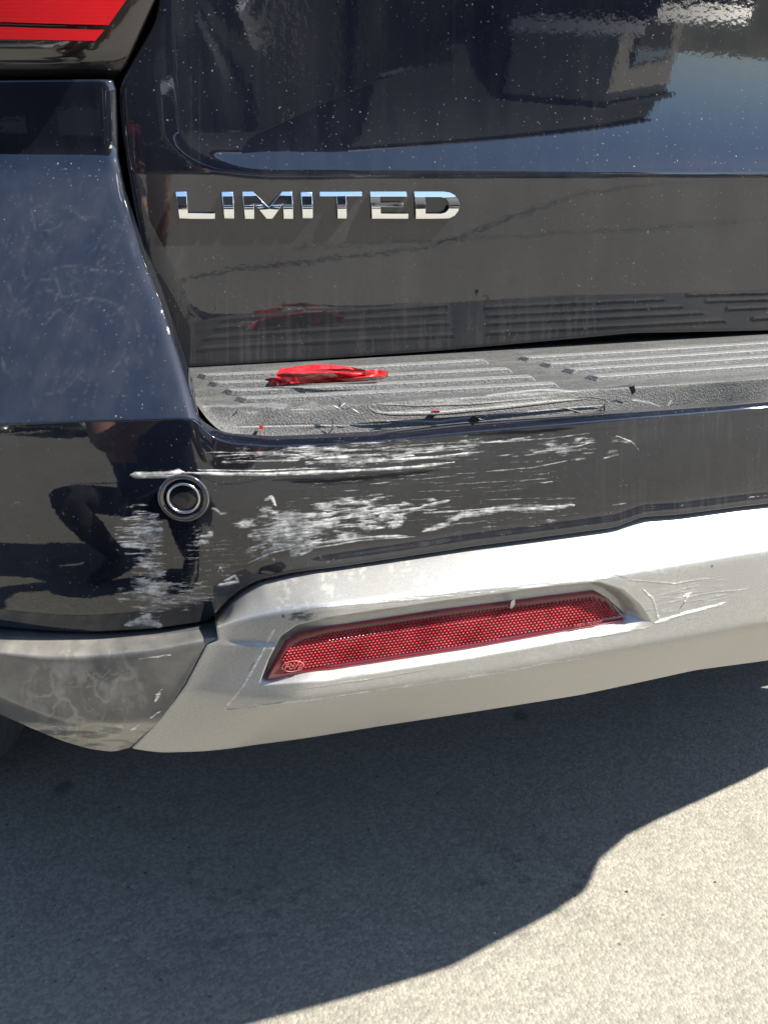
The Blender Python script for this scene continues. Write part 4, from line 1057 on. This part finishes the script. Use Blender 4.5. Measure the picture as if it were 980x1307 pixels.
# ------------------------------------------------------------------ the photographer, mirrored in the bumper corner
def photographer():
    J = {}; E = []; Rr = {}
    def j(n, x, y, z, r, par=None):
        J[n] = (x, y, z + GZ); Rr[n] = r
        if par: E.append((par, n))
    bx, by = -.40, -.42
    j('pelvis', bx - .02, by - .08, .34, .135); j('waist', bx - .01, by - .06, .47, .130, 'pelvis'); j('chest', bx, by, .68, .150, 'waist'); j('upper', bx + .01, by + .04, .83, .120, 'chest')
    j('neck', bx + .03, by + .07, .93, .056, 'upper'); j('chin', bx + .04, by + .11, .99, .066, 'neck'); j('skull', bx + .05, by + .12, 1.07, .090, 'chin'); j('crown', bx + .05, by + .11, 1.15, .070, 'skull')
    for s, t in ((1, 'r'), (-1, 'l')):
        j('hip' + t, bx + .10 * s, by - .06, .31, .095, 'pelvis'); j('knee' + t, bx + .19 * s, by + .30, .50, .064, 'hip' + t); j('calf' + t, bx + .17 * s, by + .24, .30, .058, 'knee' + t)
        j('ankle' + t, bx + .15 * s, by + .16, .09, .040, 'calf' + t); j('foot' + t, bx + .16 * s, by + .26, .035, .038, 'ankle' + t); j('toe' + t, bx + .17 * s, by + .36, .03, .030, 'foot' + t)
    j('shr', bx + .18, by + .05, .83, .066, 'upper'); j('elr', bx + .31, by + .16, .66, .046, 'shr'); j('wrr', -.045, -.165, .88, .029, 'elr'); j('par', -.01, -.105, .935, .034, 'wrr')
    j('shl', bx - .16, by + .06, .83, .066, 'upper'); j('ell', bx - .02, by + .28, .70, .046, 'shl'); j('wrl', -.185, -.115, .90, .029, 'ell'); j('pal', -.115, -.075, .935, .034, 'wrl')
    # fingers close round the two long sides of the phone
    for k in range(4):
        z = .975 - .022 * k
        j('fr%da' % k, .018, -.075, z, .0095, 'par'); j('fr%db' % k, .048 - .002 * k, -.045, z - .002, .0085, 'fr%da' % k); j('fr%dc' % k, .034, -.018 - .003, z - .004, .0075, 'fr%db' % k)
        j('fl%da' % k, -.092, -.055, z, .0095, 'pal'); j('fl%db' % k, -.090 + .002 * k, -.022, z - .002, .0085, 'fl%da' % k); j('fl%dc' % k, -.068, -.006, z - .004, .0075, 'fl%db' % k)
    j('tra', .01, -.085, .925, .011, 'par'); j('trb', .012, -.055, .915, .009, 'tra'); j('tla', -.09, -.085, .925, .011, 'pal'); j('tlb', -.065, -.062, .918, .009, 'tla')
    names = list(J); me = bpy.data.meshes.new('m'); me.from_pydata([J[n] for n in names], [(names.index(a), names.index(b)) for a, b in E], []); me.update()
    o = bpy.data.objects.new('tmp', me); COL.objects.link(o)
    o.modifiers.new('skin', 'SKIN'); sb = o.modifiers.new('sub', 'SUBSURF'); sb.levels = 2; sb.render_levels = 2
    if not me.skin_vertices: me.attributes
    for i, n in enumerate(names):
        me.skin_vertices[0].data[i].radius = (Rr[n] * (1.25 if n in ('pelvis', 'waist', 'chest', 'upper') else 1), Rr[n]); me.skin_vertices[0].data[i].use_root = n == 'pelvis'
    dg = bpy.context.evaluated_depsgraph_get(); bme = bpy.data.meshes.new_from_object(o.evaluated_get(dg)); bpy.data.objects.remove(o)
    mats = [simple('skin', (.30, .15, .09), .5), simple('navy_shirt', (.015, .018, .032), .9), simple('dark_trousers', (.012, .013, .018), .9), simple('shoe', (.01, .01, .01), .5)]
    cls = {}
    for n in names:
        cls[n] = 0
        if n[:2] in ('pe', 'hi', 'kn', 'ca'): cls[n] = 2
        if n in ('waist', 'chest', 'upper', 'shr', 'shl'): cls[n] = 1
        if n[:2] in ('an', 'fo', 'to'): cls[n] = 3
    body = link('person', bme); bme.materials.clear()
    for m in mats: bme.materials.append(m)
    seg = [(Vector(J[a]), Vector(J[b]), cls[a], cls[b]) for a, b in E]
    for p in bme.polygons:
        c = p.center; best = 9; k = 0
        for a, b, ca, cb in seg:
            d = b - a; t = max(0, min(1, (c - a).dot(d) / (d.length_squared + 1e-9))); l = (c - a - d * t).length
            if l < best: best = l; k = ca if t < .55 else cb
        p.material_index = k; p.use_smooth = True
    tag(body, 'person in dark clothes squatting down to photograph the bumper with a phone', 'person')
    hv = lathe([(.0001, .105), (.05, .095), (.085, .06), (.100, .01), (.098, -.03), (.085, -.06)], 'Y', 24)
    h = link('hair', hv, simple('dark_hair', (.012, .009, .007), .7), body); h.location = (bx + .05, by + .105, 1.085 + GZ); h.rotation_euler = (R(78), 0, 0); h.scale = (.95, 1.0, 1.08)
    fx, fy, fz = bx + .053, by + .205, 1.06 + GZ
    link('nose', mesh_from([(fx - .013, fy + .0, fz - .03), (fx + .013, fy, fz - .03), (fx, fy + .028, fz - .028), (fx, fy - .004, fz + .012)], [(0, 1, 2), (0, 2, 3), (1, 3, 2), (0, 3, 1)], False), mats[0], body)
    for s in (-1, 1):
        e = link('eye', lathe([(.0001, .008), (.008, .005), (.012, -.004)], 'Y', 14), simple('eye', (.05, .04, .04), .15), body); e.location = (fx + .03 * s, fy - .012, fz + .008)
        e = link('ear', lathe([(.0001, .006), (.018, .008), (.028, .0), (.02, -.008)], 'X', 14), mats[0], body); e.location = (fx + .088 * s, fy - .085, fz - .005)
    link('mouth', box_mesh(fx - .022, fx + .022, fy - .014, fy - .006, fz - .062, fz - .054), simple('lips', (.22, .08, .07), .5), body)
    return body
photographer()
ph = link('phone', box_mesh(-.068, .008, -.115, .035, .004, .012), simple('phone_shell', (.02, .02, .022), .2, 0, .5)); bevel(ph, .003, 3)
ph.location = (0, 0, CAMZ); ph.rotation_euler = cam.rotation_euler
tag(ph, 'black mobile phone held out in both hands in front of the person', 'phone')

# ------------------------------------------------------------------ loose grit on the ground
def grit(n=260):
    rnd = random.Random(3); V = []; F = []
    for k in range(n):
        x, y = rnd.uniform(-.5, 1.5), rnd.uniform(.1, 1.5); r = .0007 + .0018 * rnd.random() ** 4; b = len(V)
        ang = rnd.uniform(0, 6.28); e = rnd.uniform(.6, 1)
        for q in range(5):
            t = ang + q * 1.2566; V.append((x + r * math.cos(t) * rnd.uniform(.8, 1.2), y + r * e * math.sin(t) * rnd.uniform(.8, 1.2), GZ - .0003))
        for q in range(5):
            t = ang + q * 1.2566 + .4; V.append((x + r * .6 * math.cos(t), y + r * .6 * e * math.sin(t), GZ + r * rnd.uniform(.7, 1.1)))
        F += [(b + q, b + (q + 1) % 5, b + 5 + (q + 1) % 5, b + 5 + q) for q in range(5)] + [tuple(b + 5 + q for q in range(5))]
    m = NT('grit'); v = m.obj(); nz = m.noise(v, 30, 2); m.l(m.mix(m.ramp(nz, .4, .6), (.08, .075, .07), (.42, .40, .35)), m.p.inputs['Base Color']); m.set(Roughness=.9)
    o = link('grit', mesh_from(V, F, False), m.m); tag(o, 'loose grit scattered over the asphalt', 'grit', kind='stuff')
grit()
